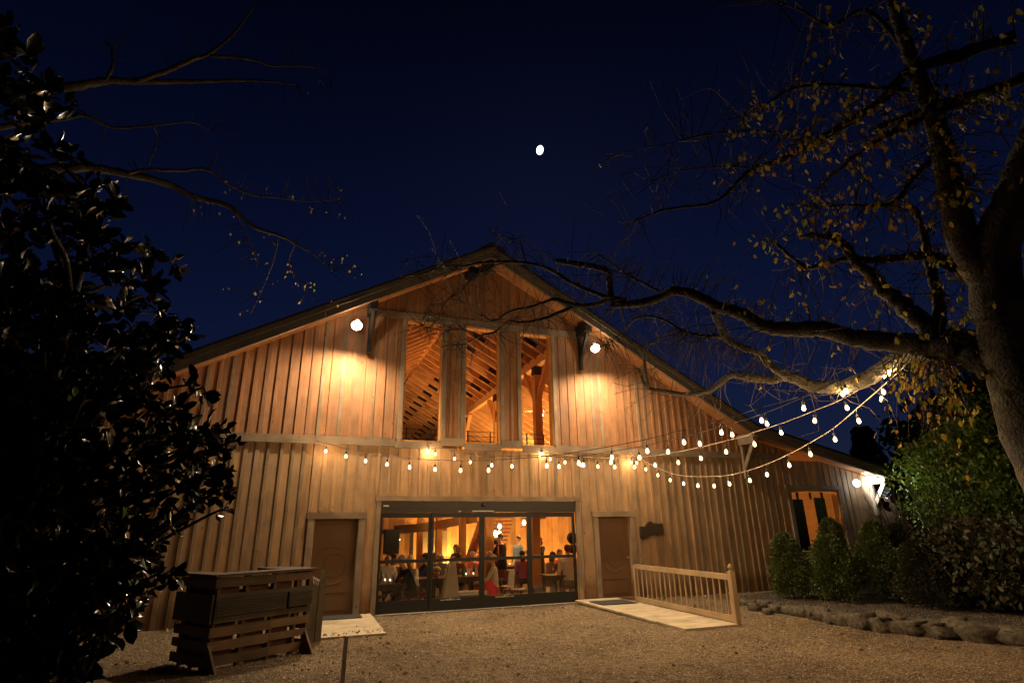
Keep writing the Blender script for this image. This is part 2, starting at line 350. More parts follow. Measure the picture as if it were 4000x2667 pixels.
V = np.stack([X, Yv, Zv], 2).reshape(-1, 3); F = (np.array([[0, 1, 3], [1, 2, 3], [2, 0, 3]])[None] + (np.arange(K) * 5)[:, None, None]).reshape(-1, 3)
leafmat('gravel_bits', [(.12, .08, .05), (.22, .16, .10), (.32, .24, .155), (.46, .36, .25), (.20, .12, .075)], .9, 0, .2)
link('gravel_stones', np_mesh('gravel_stones', V, F, 'gravel_bits'), kind='stuff')
# ------------------------------------------------------------------ barn shell
RX, RZ, SL, BR, SS = 4.15, 8.84, .548, 8.05, .228
def ztop(x):
    d = abs(x - RX); return RZ - SL * d if d < BR else RZ - SL * BR - SS * (d - BR)
XL, XR, YB, OH = -9.0, 17.3, 24.0, -.68
barn = thing('barn', 'large timber barn with board and batten gable, belt board and shed wings', 'barn', (0, 0, 0))
zw = lambda x: ztop(x) - .16
op = [(1.72, 6.58, 0, 2.36), (.33, 1.26, 0, 2.0), (7.2, 8.13, 0, 2.0), (13.78, 15.7, .92, 2.72)]   # openings: x0,x1,z0,z1
winx = [(2.09, 3.06), (3.64, 4.60), (5.16, 6.09)]; WZ0, WZ1 = 3.71, 6.79
BELT0, BELT1 = 3.58, 3.76
P = .236; nb = int((XR - XL) / P)
xs_j = [XL + i * P + random.uniform(-.02, .02) for i in range(nb + 1)]; xs_j[0] = XL; xs_j[-1] = XR
def clip_spans(x0, x1, z0, z1, holes):
    spans = [(z0, z1)]
    for a, b, c, d in holes:
        if x1 > a and x0 < b:
            new = []
            for s0, s1 in spans:
                if c > s0 + .02: new.append((s0, min(s1, c)))
                if d < s1 - .02: new.append((max(s0, d), s1))
            spans = [s for s in new if s[1] - s[0] > .05]
    return spans
def split_x(x0, x1, holes):
    cuts = [x0] + sorted(c for h in holes for c in h[:2] if x0 + .005 < c < x1 - .005) + [x1]
    return list(zip(cuts[:-1], cuts[1:]))
holes_u = [(a, b, WZ0, WZ1) for a, b in winx]
def plank(name, x0, x1, y0, y1, z0, t0, t1, mat, cheap=False):
    m = MB(); m.hexa([(x0, y0, z0), (x1, y0, z0), (x1, y1, z0), (x0, y1, z0), (x0, y0, t0), (x1, y0, t1), (x1, y1, t1), (x0, y1, t0)])
    return m.build(name, mat, barn)
for i in range(nb):
    a, b = xs_j[i], xs_j[i + 1]; jy = random.uniform(0, .004)
    for x0, x1 in split_x(a, b, op):
        for z0, z1 in clip_spans(x0 + .003, x1 - .003, 0, BELT0, op):
            top = min(z1, zw((x0 + x1) / 2)); 
            t0, t1 = (min(z1, zw(x0)), min(z1, zw(x1)))
            if z1 < BELT0 - .01: t0 = t1 = z1
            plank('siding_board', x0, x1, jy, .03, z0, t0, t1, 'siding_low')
    if zw((a + b) / 2) > BELT1 + .05:
        for x0, x1 in split_x(a, b, holes_u):
            for z0, z1 in clip_spans(x0 + .003, x1 - .003, BELT1, 12, holes_u):
                t0, t1 = (zw(x0), zw(x1)) if z1 > 11 else (z1, z1)
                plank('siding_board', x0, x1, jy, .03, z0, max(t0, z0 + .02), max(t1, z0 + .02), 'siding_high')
for i in range(1, nb):
    c = xs_j[i] + random.uniform(-.008, .008); w = random.uniform(.026, .042); x0, x1 = c - w, c + w; off = random.uniform(.011, .018)
    def inside(hs): return any(x1 > h[0] - .13 and x0 < h[1] + .13 for h in hs)
    g_ = .13
    H = [(h[0] - g_, h[1] + g_, h[2] - .01, h[3] + .13) for h in op]
    for z0, z1 in clip_spans(x0, x1, 0, BELT0, H):
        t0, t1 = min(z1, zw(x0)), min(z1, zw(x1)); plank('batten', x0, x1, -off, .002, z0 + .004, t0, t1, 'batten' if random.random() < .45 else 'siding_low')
    if zw(c) > BELT1 + .06:
        Hu = [(h[0] - .06, h[1] + .06, h[2], h[3] + .2) for h in holes_u]
        if 1.3 < c < 6.8: Hu.append((1.2, 6.95, WZ1, WZ1 + .2))
        for z0, z1 in clip_spans(x0, x1, BELT1, 12, Hu):
            t0, t1 = (zw(x0), zw(x1)) if z1 > 11 else (z1, z1)
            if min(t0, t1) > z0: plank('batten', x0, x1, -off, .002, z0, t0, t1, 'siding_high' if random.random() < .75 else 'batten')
# belt, trims
for a, b in ((-8.2, -2.3), (-2.3, 1.95), (3.05, 3.65), (4.6, 5.18), (6.1, 9.0), (9.0, 13.9)):
    MB().box(a, b - .004, -.05, .0, BELT0 if not 3 < a < 6 else BELT0 + .06, BELT1 if not 3 < a < 6 else BELT1 + .07).build('belt_board', 'trim_x', barn)
for a, b in ((1.95, 3.05), (3.65, 4.6), (5.18, 6.1)): MB().box(a, b - .004, -.056, .0, BELT0 - .03, BELT0 + .13).build('belt_board', 'trim_x', barn)
MB().box(1.25, 4.0, -.045, 0, WZ1 + .0, WZ1 + .18).build('window_header', 'trim_x', barn); MB().box(4.004, 6.9, -.045, 0, WZ1 + .0, WZ1 + .18).build('window_header', 'trim_x', barn)
for a, b in winx:
    for x0, x1 in ((a - .09, a), (b, b + .09)): MB().box(x0, x1, -.04, .0, WZ0, WZ1).build('window_trim', 'trim_z', barn)
def window(a, b, z0, z1, name='tall_window'):
    w = MB(); w.box(a, a + .035, .0, .22, z0, z1).box(b - .035, b, .0, .22, z0, z1).box(a + .035, b - .035, .0, .22, z1 - .035, z1).box(a + .035, b - .035, .0, .22, z0, z0 + .04)
    o = w.build(name, 'timber_z', barn); MB().box(a + .035, b - .035, .165, .171, z0 + .04, z1 - .035).build('pane', 'glass', o); return o
for a, b in winx:
    w = window(a, b, WZ0, WZ1); r = MB(); m_ = random.uniform(.12, .3)
    for z in (3.83, 3.95, 4.07): r.tube([(a + .04, .3, z), (b - .04, .3, z)], .008, 5)
    r.box(a + m_, a + m_ + .03, .28, .31, 3.72, 4.09); r.box(b - .2, b - .175, .28, .31, 3.72, 4.07); r.build('railing', 'dark_steel', w)
def frame(x0, x1, zt, w=.13, d=.05, hang=.03, z0=0):
    MB().box(x0 - w, x0, -d, .0, z0, zt).build('door_trim', 'trim_z', barn); MB().box(x1, x1 + w, -d, .0, z0, zt).build('door_trim', 'trim_z', barn)
    MB().box(x0 - w - hang, x1 + w + hang, -d - .008, .0, zt, zt + w).build('door_trim', 'trim_x', barn)
frame(1.72, 6.58, 2.36, .10); frame(.33, 1.26, 1.98); frame(7.2, 8.13, 1.98)
# door reveals (side doors)
def side_door(x0, x1, knob):
    o = MB().box(x0 + .012, x1 - .012, .10, .145, .06, 1.965).build('door', 'door_paint', barn)
    rv = MB().box(x0, x0 + .012, .0, .15, .0, 1.98).box(x1 - .012, x1, .0, .15, .0, 1.98).box(x0 + .012, x1 - .012, .0, .15, 1.966, 1.98).box(x0 + .012, x1 - .012, -.02, .15, 0, .055); rv.build('door_lining', 'siding_low', barn)
    xc = (x0 + x1) / 2
    def ring(c, r, a0, a1):
        pts = [(c[0] + r * math.cos(a0 + (a1 - a0) * i / 28), .098, c[1] + r * math.sin(a0 + (a1 - a0) * i / 28)) for i in range(29)]; return MB().tube(pts, .007, 5)
    ring((xc + .03, 1.03), .23, 0, 6.283).build('moulding', 'door_paint', o); ring((xc - .02, 1.0), .34, 3.6, 5.6).build('moulding', 'door_paint', o); ring((xc - .06, 1.0), .40, .9, 2.4).build('moulding', 'door_paint', o)
    m = MB()
    for z0, z1 in ((1.50, 1.86), (.16, .5)):
        for p, q in (((x0 + .12, z0), (x0 + .12, z1)), ((x1 - .12, z0), (x1 - .12, z1)), ((x0 + .12, z1), (x1 - .12, z1)), ((x0 + .12, z0), (x1 - .12, z0))): m.beam((p[0], .099, p[1]), (q[0], .099, q[1]), .012, .012, (0, 1, 0))
    m.build('moulding', 'door_paint', o)
    if knob: MB().lathe((x1 - .08, .10, .98), [(.028, 0), (.028, .008), (.012, .012), (.012, .03), (.03, .04), (.032, .055), (.02, .068)], 12, 'Y').build('door_knob', 'brass', o)
side_door(.33, 1.26, False); side_door(7.2, 8.13, True)
# sliding glass doors
MB().box(1.725, 6.575, .0, .14, 2.20, 2.355).box(1.725, 6.575, -.0, .14, 2.10, 2.197).build('door_header', 'door_head_metal', barn)
s_ = MB().lathe((4.13, -.0, 2.27), [(.05, 0), (.05, .02), (.035, .045), (.015, .055)], 12, 'Y').build('sensor', 'black_plastic', barn)
MB().box(3.86, 4.4, -.03, -.002, 2.115, 2.14).build('header_rail', 'lamp_body', barn); MB().box(1.78, 1.9, -.004, -.001, 2.235, 2.26).build('maker_plate', 'white_plastic', barn)
MB().box(3.53, 3.59, -.004, -.001, 2.12, 2.135).build('maker_plate', 'white_plastic', barn)
leaves = [(1.725, 2.90, .06), (2.90, 4.115, .03), (4.12, 5.33, .03), (5.33, 6.575, .06)]
for k, (a, b, y) in enumerate(leaves):
    sw = .06; f = MB(); f.box(a, a + sw, y, y + .05, .02, 2.095).box(b - sw, b, y, y + .05, .02, 2.095).box(a + sw, b - sw, y, y + .05, 1.99, 2.095).box(a + sw, b - sw, y, y + .05, .02, .27).box(a + sw, b - sw, y, y + .05, 1.03, 1.10)
    o = f.build('sliding_door', 'door_metal', barn); MB().box(a + sw, b - sw, y + .022, y + .028, 1.10, 1.99).box(a + sw, b - sw, y + .022, y + .028, .27, 1.03).build('pane', 'glass', o)
    if k in (1, 2):
        c = a + .48 if k == 1 else a + .55; st = MB(); yy = y - .002
        for q in range(3):
            for sg in (-1, 1): st.lathe((c + sg * (.155 + .03 * q), yy, .235), [(.0125, 0), (.0125, .002)], 10, 'Y')
        st.box(c - .13, c - .02, yy - .001, yy + .002, .238, .247).box(c - .015, c + .12, yy - .001, yy + .002, .24, .249).box(c - .12, c + .11, yy - .001, yy + .002, .224, .231).box(c - .022, c + .022, yy - .001, yy + .002, .255, .268); st.build('sticker', 'sticker', o)
MB().box(1.72, 6.58, -.05, .14, 0, .02).build('threshold', 'lamp_body', barn)
MB().box(1.9, 6.62, -.10, -.05, 0, .022).build('sill_board', 'trim_x', barn)
# far window with blinds
fw = window(13.78, 15.7, .92, 2.72, 'shed_window')
MB().box(13.64, 13.78, -.045, 0, .80, 2.72).build('window_trim', 'trim_z', barn); MB().box(15.7, 15.84, -.045, 0, .80, 2.72).build('window_trim', 'trim_z', barn); MB().box(13.6, 15.88, -.05, 0, 2.72, 2.85).build('window_trim', 'trim_x', barn); MB().box(13.6, 15.88, -.07, 0, .80, .92).build('window_sill', 'trim_x', barn)
bl = MB()
for k in range(44):
    z = .98 + k * .038; bl.face((13.83, .245, z - .017), (15.65, .245, z - .017), (15.65, .235, z + .018), (13.83, .235, z + .018))
bl.build('blind', 'blind', fw)
cp = MB().box(13.83, 14.45, .21, .218, .98, 2.45).box(14.9, 15.35, .21, .218, .98, 2.5); cp.build('dark_reflection_panel', 'black_plastic', fw)  # black sheets added behind the pane to stand in for dark reflections
for x in (14.2, 14.72, 15.2): MB().box(x, x + .1, .20, .208, 2.45, 2.66).build('bracket', 'dark_steel', fw)
# corner board and side wall, back wall
MB().box(XR - .0, XR + .03, .0, YB, 0, zw(XR) - .01).build('side_wall', 'siding_low', barn); MB().box(XL - .03, XL, .0, YB, 0, zw(XL) - .01).build('side_wall', 'siding_low', barn)
MB().box(XR - .10, XR + .02, -.035, -.001, 0, zw(XR) - .02).build('corner_board', 'trim_z', barn)
# back wall inside (planks), roof slabs, rakes
for (x0, x1) in ((XL, RX - BR), (RX - BR, RX), (RX, RX + BR), (RX + BR, XR + .2)):
    if x0 == XL: x0 = XL - .2
    r = MB(); y0, y1 = OH, YB
    r.hexa([(x0, y0, ztop(x0) - .12), (x1, y0, ztop(x1) - .12), (x1, y1, ztop(x1) - .12), (x0, y1, ztop(x0) - .12), (x0, y0, ztop(x0)), (x1, y0, ztop(x1)), (x1, y1, ztop(x1)), (x0, y1, ztop(x0))]); ro = r.build('roof', ['ceiling_in'], barn)
    c = MB(); c.hexa([(x0, y0 - .09, ztop(x0) + .003), (x1, y0 - .09, ztop(x1) + .003), (x1, y1, ztop(x1) + .003), (x0, y1, ztop(x0) + .003), (x0, y0 - .09, ztop(x0) + .06), (x1, y0 - .09, ztop(x1) + .06), (x1, y1, ztop(x1) + .06), (x0, y1, ztop(x0) + .06)]); c.build('roof_cladding', 'metal_roof', ro)
    k = 2 if abs(x1 - x0) > 6 else 1
    for q in range(k):
        xa = x0 + (x1 - x0) * q / k; xb = x0 + (x1 - x0) * (q + 1) / k - .004
        d0, d1 = (.045, .30) if k == 2 else (.04, .26)
        f = MB(); f.hexa([(xa, OH - .04, ztop(xa) - d1), (xb, OH - .04, ztop(xb) - d1), (xb, OH - .002, ztop(xb) - d1), (xa, OH - .002, ztop(xa) - d1), (xa, OH - .04, ztop(xa) - .0), (xb, OH - .04, ztop(xb) - .0), (xb, OH - .002, ztop(xb) - .0), (xa, OH - .002, ztop(xa) - .0)]); f.build('rake_board', 'rake', barn)
        f = MB(); f.hexa([(xa, OH - .065, ztop(xa) - .12), (xb, OH - .065, ztop(xb) - .12), (xb, OH - .042, ztop(xb) - .12), (xa, OH - .042, ztop(xa) - .12), (xa, OH - .065, ztop(xa) - .0), (xb, OH - .065, ztop(xb) - .0), (xb, OH - .042, ztop(xb) - .0), (xa, OH - .042, ztop(xa) - .0)]); f.build('rake_board', 'rake', barn)
        f = MB(); f.hexa([(xa, OH, ztop(xa) - d1 - .002), (xb, OH, ztop(xb) - d1 - .002), (xb, OH + .05, ztop(xb) - d1 - .002), (xa, OH + .05, ztop(xa) - d1 - .002), (xa, OH, ztop(xa) - .125), (xb, OH, ztop(xb) - .125), (xb, OH + .05, ztop(xb) - .125), (xa, OH + .05, ztop(xa) - .125)]); f.build('rake_nailer', 'siding_high', barn)
MB().prism([(RX - .35, RZ - .19 + .08), (RX, RZ + .065), (RX + .35, RZ - .19 + .08), (RX + .35, RZ - .19 + .11), (RX, RZ + .12), (RX - .35, RZ - .19 + .11)], OH - .12, YB).build('ridge_cap', 'metal_roof', barn)
# purlins that run out as outriggers, with braces
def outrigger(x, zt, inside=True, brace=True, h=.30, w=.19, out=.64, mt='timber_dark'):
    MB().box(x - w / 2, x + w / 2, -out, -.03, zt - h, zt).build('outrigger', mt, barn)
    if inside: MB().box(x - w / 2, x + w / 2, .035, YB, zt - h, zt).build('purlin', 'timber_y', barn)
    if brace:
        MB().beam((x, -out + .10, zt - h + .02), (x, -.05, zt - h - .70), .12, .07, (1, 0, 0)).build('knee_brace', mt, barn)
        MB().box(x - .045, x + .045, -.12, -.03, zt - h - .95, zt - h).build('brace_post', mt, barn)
outrigger(1.2, ztop(1.2) - .2); outrigger(6.95, ztop(6.95) - .2); outrigger(RX, RZ - .20, brace=False, inside=False); outrigger(12.15, ztop(12.15) - .2, mt='trim_x'); outrigger(RX - 8.1, ztop(12.15) - .2)
outrigger(17.12, ztop(17.12) - .14, h=.26, mt='trim_x'); outrigger(-8.9, ztop(17.12) - .14, h=.26)
MB().box(RX - .55, RX - .30, -.5, -.03, RZ - .72, RZ - .54).build('outrigger', 'dark_steel', barn)
# interior structure
IN_F = -.2
barn_floor = MB().box(XL, XR, .15, YB, IN_F - .1, IN_F).build('floor', 'floor_in', barn)
MB().box(XL, XR, .035, .15, -.4, -.001).build('foundation', 'stone', barn)
YW = 9.0
k = 0; x = XL
while x < XR:
    w = random.uniform(.18, .3); MB().box(x, min(XR, x + w - .006), YW + random.uniform(0, .01), YW + .04, IN_F, 3.2).build('wall_plank', 'plank_in', barn); x += w
MB().box(XL, XR, YW - .0, YB, 3.2, 3.3).build('loft_floor', 'ceiling_in', barn)
MB().box(XL, 3.9, .15, YW - .002, 2.75, 2.85).build('loft_floor', 'ceiling_in', barn)
MB().box(XL, XR, YB, YB + .05, 3.3, 8.6).build('gable_wall', 'plank_in', barn)
for i in range(38):
    y = .45 + i * .61
    for sgn in (-1, 1):
        xa, xb = RX + sgn * .1, RX + sgn * (BR - .1)
        MB().beam((xa, y, ztop(xa) - .235), (xb, y, ztop(xb) - .235), .06, .22, (0, 0, 1)).build('rafter', 'timber_x', barn)
    for x in (6.95,):
        sg_ = 1 if x > RX else -1; xa = x - sg_ * (.75 if i % 2 else 1.9)
        MB().beam((xa, y - .036, ztop(xa) - .235), (xa + sg_ * .42, y - .036, ztop(xa + sg_ * .42) - .235), .01, .15, (0, 0, 1)).build('hanger', 'dark_steel', barn)
for x in (6.95, 1.2):
    for y in (3.1, 7.2, 12.0, 17.0):
        zt = ztop(x) - .5
        MB().box(x - .12, x + .12, y - .12, y + .12, 2.0, zt).build('post', 'timber_z', barn)
        for sg in (-1, 1): MB().beam((x, y + sg * .1, zt - 1.1), (x, y + sg * 1.0, zt - .02), .12, .16, (1, 0, 0)).build('knee_brace', 'timber_z', barn)
        MB().box(x - .13, x + .13, y - .13, y + .13, zt - .28, zt - .0).build('post_plate', 'dark_steel', barn)
# ground floor posts, beams, stairs
def post(px, y, w=.2, dark=False):
    p = onY(px, 2100, y); MB().box(p.x - w / 2, p.x + w / 2, y - w / 2, y + w / 2, IN_F, 3.0).build('post', 'timber_z', barn)
    MB().box(p.x - w / 2 - .012, p.x + w / 2 + .012, y - w / 2 - .012, y + w / 2 + .012, IN_F, IN_F + .38).build('post_base', 'dark_steel', barn); return p
post(1909, 4.2, .25); post(2092, 2.2, .21); post(1714, 6.5, .2); post(1640, 8.0, .2); post(1806, 4.8, .2)
for (a, b) in (((1545, 2068), (1690, 2056)), ((1640, 2062), (1868, 2021))):
    A = onY(*a, 7.2); Bq = onY(*b, 4.5); MB().beam(A, Bq, .12, .26).build('beam', 'timber_x', barn)
A = onY(1893, 2018, 5.0); Bq = onY(2070, 2014, 5.0); MB().beam((A.x - .3, 5, A.z + .1), (10, 5, A.z + .1), .14, .2).build('beam', 'timber_x', barn)
st0 = onY(1822, 2190, 6.5); st1 = onY(1885, 2020, 6.5)
MB().beam(st0 + Vector((-.1, 0, -.5)), st1 + Vector((.2, 0, .4)), .06, .3).build('stringer', 'stair_wood', barn)
for i in range(12):
    t = i / 11; p = st0.lerp(st1, t); MB().box(p.x + .1, p.x + 1.2, 6.2 + .03 * i, 6.55 + .03 * i, p.z - .02, p.z + .03).build('stair_tread', 'stair_wood', barn)
# inner glazed door
A = onY(1490, 2066, 8.8); Bq = onY(1613, 2185, 8.8); x0, x1, z1 = A.x - .5, Bq.x, A.z
MB().box(x0, x1, 8.86, 8.95, z1 - .16, z1).box(x1 - .12, x1, 8.86, 8.95, IN_F, z1 - .16).box(x0 + .9, x0 + 1.0, 8.86, 8.95, IN_F, z1 - .16).build('inner_door', 'door_metal', barn)
A = onY(1655, 2090, 8.8); MB().box(A.x - .05, A.x + .95, 8.9, 8.97, IN_F, 1.72).build('inner_door', 'grey_board', barn)
# ------------------------------------------------------------------ decks, railing
def deck(name, label, xl, xr, yf, zb, n, mat_px):
    t = thing(name, label, 'ramp', (0, 0, 0)); d = (-.06 - yf) / n
    for i in range(n):
        y0 = yf + i * d; y1 = y0 + d - .007; za = .035 + (zb - .035) * i / n; zc = .035 + (zb - .035) * (i + 1) / n; j = random.uniform(-.012, .012)
        MB().hexa([(xl + j, y0, max(0.001, za - .035)), (xr + j, y0, max(.001, za - .035)), (xr + j, y1, max(.001, zc - .035)), (xl + j, y1, max(.001, zc - .035)), (xl + j, y0, za), (xr + j, y0, za), (xr + j, y1, zc), (xl + j, y1, zc)]).build('plank', 'deck', t)
    MB().hexa([(xl + .03, yf + .05, 0), (xl + .08, yf + .05, 0), (xl + .08, -.1, 0), (xl + .03, -.1, 0), (xl + .03, yf + .05, .002), (xl + .08, yf + .05, .002), (xl + .08, -.1, zb - .04), (xl + .03, -.1, zb - .04)]).build('joist', 'deck', t)
    return t
deck('entry_ramp', 'short pale plank ramp at the left brown side door', .42, 1.62, -2.42, .07, 16, None)
deck('door_ramp', 'long pale plank ramp with a handrail at the right side door', 6.42, 7.56, -4.3, .08, 29, None)
def doormat(name, label, x0, x1, y0, y1, z0, z1): 
    return MB().hexa([(x0, y0, z0), (x1, y0, z0), (x1, y1, z1), (x0, y1, z1), (x0, y0, z0 + .012), (x1, y0, z0 + .012), (x1, y1, z1 + .012), (x0, y1, z1 + .012)]).build(name, 'mat_rubber', label=label, category='doormat')
doormat('doormat', 'dark rubber doormat on the ramp of the left side door', .50, 1.40, -.62, -.12, .064, .072); doormat('doormat', 'dark rubber doormat at the top of the long railed ramp', 6.55, 7.45, -1.2, -.55, .074, .082)
rl = thing('handrail', 'low wooden balustrade with ball finial post along the long ramp', 'handrail', (0, 0, 0))
xr_ = 7.62; ya, yb = -.95, -4.16
MB().beam((xr_, ya, .83), (xr_, yb, .80), .05, .10).build('top_rail', 'rail_wood', rl); MB().beam((xr_, ya, .13), (xr_, yb, .10), .05, .10).build('bottom_rail', 'rail_wood', rl)
for i in range(18):
    y = ya - .08 - i * (ya - yb - .2) / 17; MB().tube([(xr_, y, .16), (xr_, y, .26), (xr_, y, .5), (xr_, y, .70), (xr_, y, .78)], [.02, .013, .021, .013, .02], 6).build('baluster', 'post_wood', rl)
MB().box(xr_ - .05, xr_ + .05, yb - .1, yb, 0, .90).build('newel_post', 'post_wood', rl)
MB().lathe((xr_, yb - .05, .90), [(.045, 0), (.045, .012), (.018, .02), (.018, .03), (.038, .05), (.044, .075), (.034, .105), (.01, .13)], 10).build('finial', 'post_wood', rl, smooth=True)
MB().box(xr_ - .03, xr_ + .03, ya, ya + .07, 0, .86).build('end_post', 'post_wood', rl)
# ------------------------------------------------------------------ wall sign
poly = [(8.40, 1.64), (8.41, 1.90), (8.56, 1.90), (8.64, 2.0), (8.72, 2.03), (8.82, 1.98), (8.92, 1.96), (9.10, 1.97), (9.11, 1.80), (9.10, 1.70), (8.95, 1.69), (8.75, 1.68), (8.58, 1.62), (8.46, 1.58)]
poly = [(x, z - .17) for x, z in poly]
sg = MB().prism(list(reversed(poly)), -.10, -.035).build('wall_sign', 'sign_wood', label='small dark rustic wooden sign with a humped top on the siding', category='sign')
# ------------------------------------------------------------------ flood lamps
def flood(x, y, z, label, aimx, kx):
    t = thing('flood_lamp', label, 'lamp', (x, y, z), group='flood lamps under the gable overhang')
    MB().tube([(kx, .0, .25), (kx * .5, 0, .2), (0, 0, .1)], .012, 6).build('arm', 'dark_steel', t)
    for sgn in (0,):
        d = Vector((aimx, -.42, -.85)).normalized(); c = Vector((0, -.02, .0)); q = d.to_track_quat('Z', 'Y').to_matrix().to_4x4(); q.translation = c
        def tr(m): m.v = [tuple(q @ Vector(p)) for p in m.v]; return m
        tr(MB().lathe((0, 0, 0), [(.04, -.15), (.07, -.13), (.08, -.04), (.125, .0), (.135, .02), (.128, .022), (.10, .0), (.05, -.03)], 16)).build('lamp_head', 'lamp_body', t, smooth=True)
        tr(MB().lathe((0, 0, 0), [(.01, .005), (.11, .01), (.125, .03), (.115, .075), (.08, .115), (.04, .135), (.01, .14)], 16)).build('lens', 'flood_glow', t, smooth=True)
        lamp('flood_spill', (0, -.20, .06), 24, (1, .78, .5), .05, t); lamp('flood_beam', tuple(c + d * .20), 1250, (1, .79, .50), .07, t, spot=174, aim=d, blend=.7)
    return t
_f = onY(1394, 1268, -.50); flood(_f.x, _f.y, _f.z, 'left flood lamp blazing beside the bracket under the left roof slope', -.1, .3)
_f = onY(2322, 1357, -.55); flood(_f.x, _f.y, _f.z, 'right flood lamp blazing under the right roof slope, partly behind bare twigs', .1, -.12)
ts = thing('shed_lamp', 'small lamp glowing behind the blinds of the shed window', 'lamp', (14.7, 1.1, 2.1)); MB().lathe((0, 0, 0), [(.03, 0), (.03, .03), (.01, .04)], 10).build('shade', 'dark_steel', ts); lamp('shed_lamp_light', (0, 0.0, -.14), 7, (1, .5, .18), .08, ts)
t = thing('corner_lamp', 'cold white wall lamp shining at the far right corner of the barn', 'lamp', (16.45, -.12, 2.93))
MB().lathe((0, .1, 0), [(.06, 0), (.06, .04), (.03, .06)], 12, 'Y').build('mount', 'lamp_body', t); MB().ball((0, 0, 0), .12, .10, .12, 14, 8).build('lens', 'cool_glow', t, smooth=True)
lamp('corner_light', (.16, -.16, -.0), 190, (.80, .92, 1.), .08, t, spot=150, aim=(1, -.35, .02), blend=.5)
lamp('corner_spill', (-.02, -.22, -.02), 12, (.78, .90, 1.), .08, t)
# ------------------------------------------------------------------ string lights
def vplane(A, B, px, py):
    d = ray(px, py); n = Vector((B.y - A.y, -(B.x - A.x), 0)); return CAM + d * ((A - CAM).dot(n) / d.dot(n))
def c23(x, y): return (1100 + .3827 * x, 1600 + .3827 * y)
def c24(x, y): return (2100 + .3827 * x, 1500 + .3827 * y)
def c7(x, y): return (2300 + .7228 * x, 900 + .7228 * y)
bulbmesh = MB().lathe((0, 0, 0), [(.011, -.002), (.016, -.010), (.023, -.030), (.027, -.048), (.023, -.066), (.012, -.077), (.003, -.080)], 10).mesh('bulb', 'bulb_glow', True)
sockmesh = MB().lathe((0, 0, 0), [(.014, -.004), (.019, 0), (.019, .045), (.012, .055), (.005, .06), (.004, .10)], 8).mesh('socket', 'black_plastic', True)
BULB = bpy.data.lights.new('filament', 'POINT'); BULB.energy = 10.; BULB.color = (1, .64, .30); BULB.shadow_soft_size = .008
def string(label, A, B, wire, bulbs, mat):
    t = thing('string_light', label, 'string light', tuple(A), group='bulb strings from barn to tree')
    o = Vector(A); pts = [A] + [vplane(A, B, *w) for w in wire] + [B]
    # smooth the wire
    out = []
    for i in range(len(pts) - 1):
        p0, p1, p2, p3 = pts[max(0, i - 1)], pts[i], pts[i + 1], pts[min(len(pts) - 1, i + 2)]
        for q in range(5):
            u = q / 5; out.append(.5 * ((2 * p1) + (p2 - p0) * u + (2 * p0 - 5 * p1 + 4 * p2 - p3) * u * u + (3 * p1 - p0 - 3 * p2 + p3) * u ** 3))
    out.append(pts[-1]); MB().tube([p - o for p in out], .0065, 5).build('wire', mat, t)
    for b in bulbs:
        p = vplane(A, B, b[0], b[1] - 3) - o; w = min(out, key=lambda q: (q - o - p).xy.length) - o
        s = link('socket', sockmesh, t, p); l = link('bulb', bulbmesh, t, p); fl_ = link('filament', BULB, t, p + Vector((0, 0, -.045))); s.rotation_euler = l.rotation_euler = (random.uniform(-.1, .1), random.uniform(-.1, .1), 0)
        if w.z > p.z + .1: MB().tube([p + Vector((0, 0, .1)), Vector((w.x, w.y, w.z))], .004, 4).build('drop_cord', mat, t)
A1 = onY(1236, 1722, -.08); B1 = onD(3590, 1372, 9.0)
string('string of warm bulbs starting furthest left on the belt board, highest at the tree', A1, B1,
    [c23(450, 340), c23(655, 392), c23(860, 435), c23(1085, 470), c23(1320, 495), c23(1565, 512), c23(1830, 518), c23(2110, 513), c24(90, 735), c24(420, 690), c24(760, 632), c24(1115, 562), c24(1485, 470), c24(1870, 370), c24(2280, 240), c7(1160, 890), c7(1388, 800)],
    [c23(453, 408), c23(658, 462), c23(858, 508), c23(1078, 542), c23(1306, 572), c23(1566, 592), c23(1829, 602), c23(2110, 600), c24(92, 815), c24(420, 787), c24(757, 727), c24(1118, 663), c24(1487, 573), c24(1873, 473), c24(2284, 350), c7(1160, 948), c7(1388, 857), c7(1624, 757)], 'cable')
A2 = onY(1672, 1741, -.08); B2 = onD(3560, 1390, 9.1)
string('string of warm bulbs starting under the left tall window', A2, B2,
    [c23(1575, 385), c23(1760, 420), c23(1940, 452), c23(2150, 480), c24(0, 725), c24(218, 742), c24(440, 735), c24(700, 695), c24(1035, 640), c24(1330, 575), c24(1650, 495), c24(1982, 400), c24(2334, 290), c7(1369, 815)],
    [c23(1502, 415), c23(1568, 440), c23(1766, 489), c23(1926, 520), c23(2144, 552), c23(2350, 562), c24(218, 825), c24(468, 810), c24(748, 780), c24(1037, 733), c24(1330, 672), c24(1650, 590), c24(1982, 497), c24(2334, 385), c7(1369, 872), c7(1592, 772)], 'cable')
A3 = onY(2116, 1756, -.08); B3 = onD(3520, 1420, 9.2)
string('string of warm bulbs starting under the right tall window', A3, B3,
    [c24(135, 690), c24(285, 718), c24(440, 740), c24(613, 750), c24(790, 755), c24(990, 745), c24(1200, 728), c24(1430, 690), c24(1670, 640), c24(1910, 580), c24(2150, 520), c7(890, 1090), c7(1035, 1045), c7(1215, 975), c7(1390, 900)],
    [c24(44, 705), c24(128, 755), c24(280, 787), c24(440, 812), c24(613, 828), c24(786, 832), c24(988, 830), c24(1197, 812), c24(1432, 784), c24(1664, 740), c24(1921, 674), c24(2209, 596), c7(1037, 1082), c7(1220, 1017), c7(1391, 947), c7(1589, 860)], 'cable_pale')
A4 = onY(2457, 1765, -.08); B4 = onD(3545, 1420, 8.95)
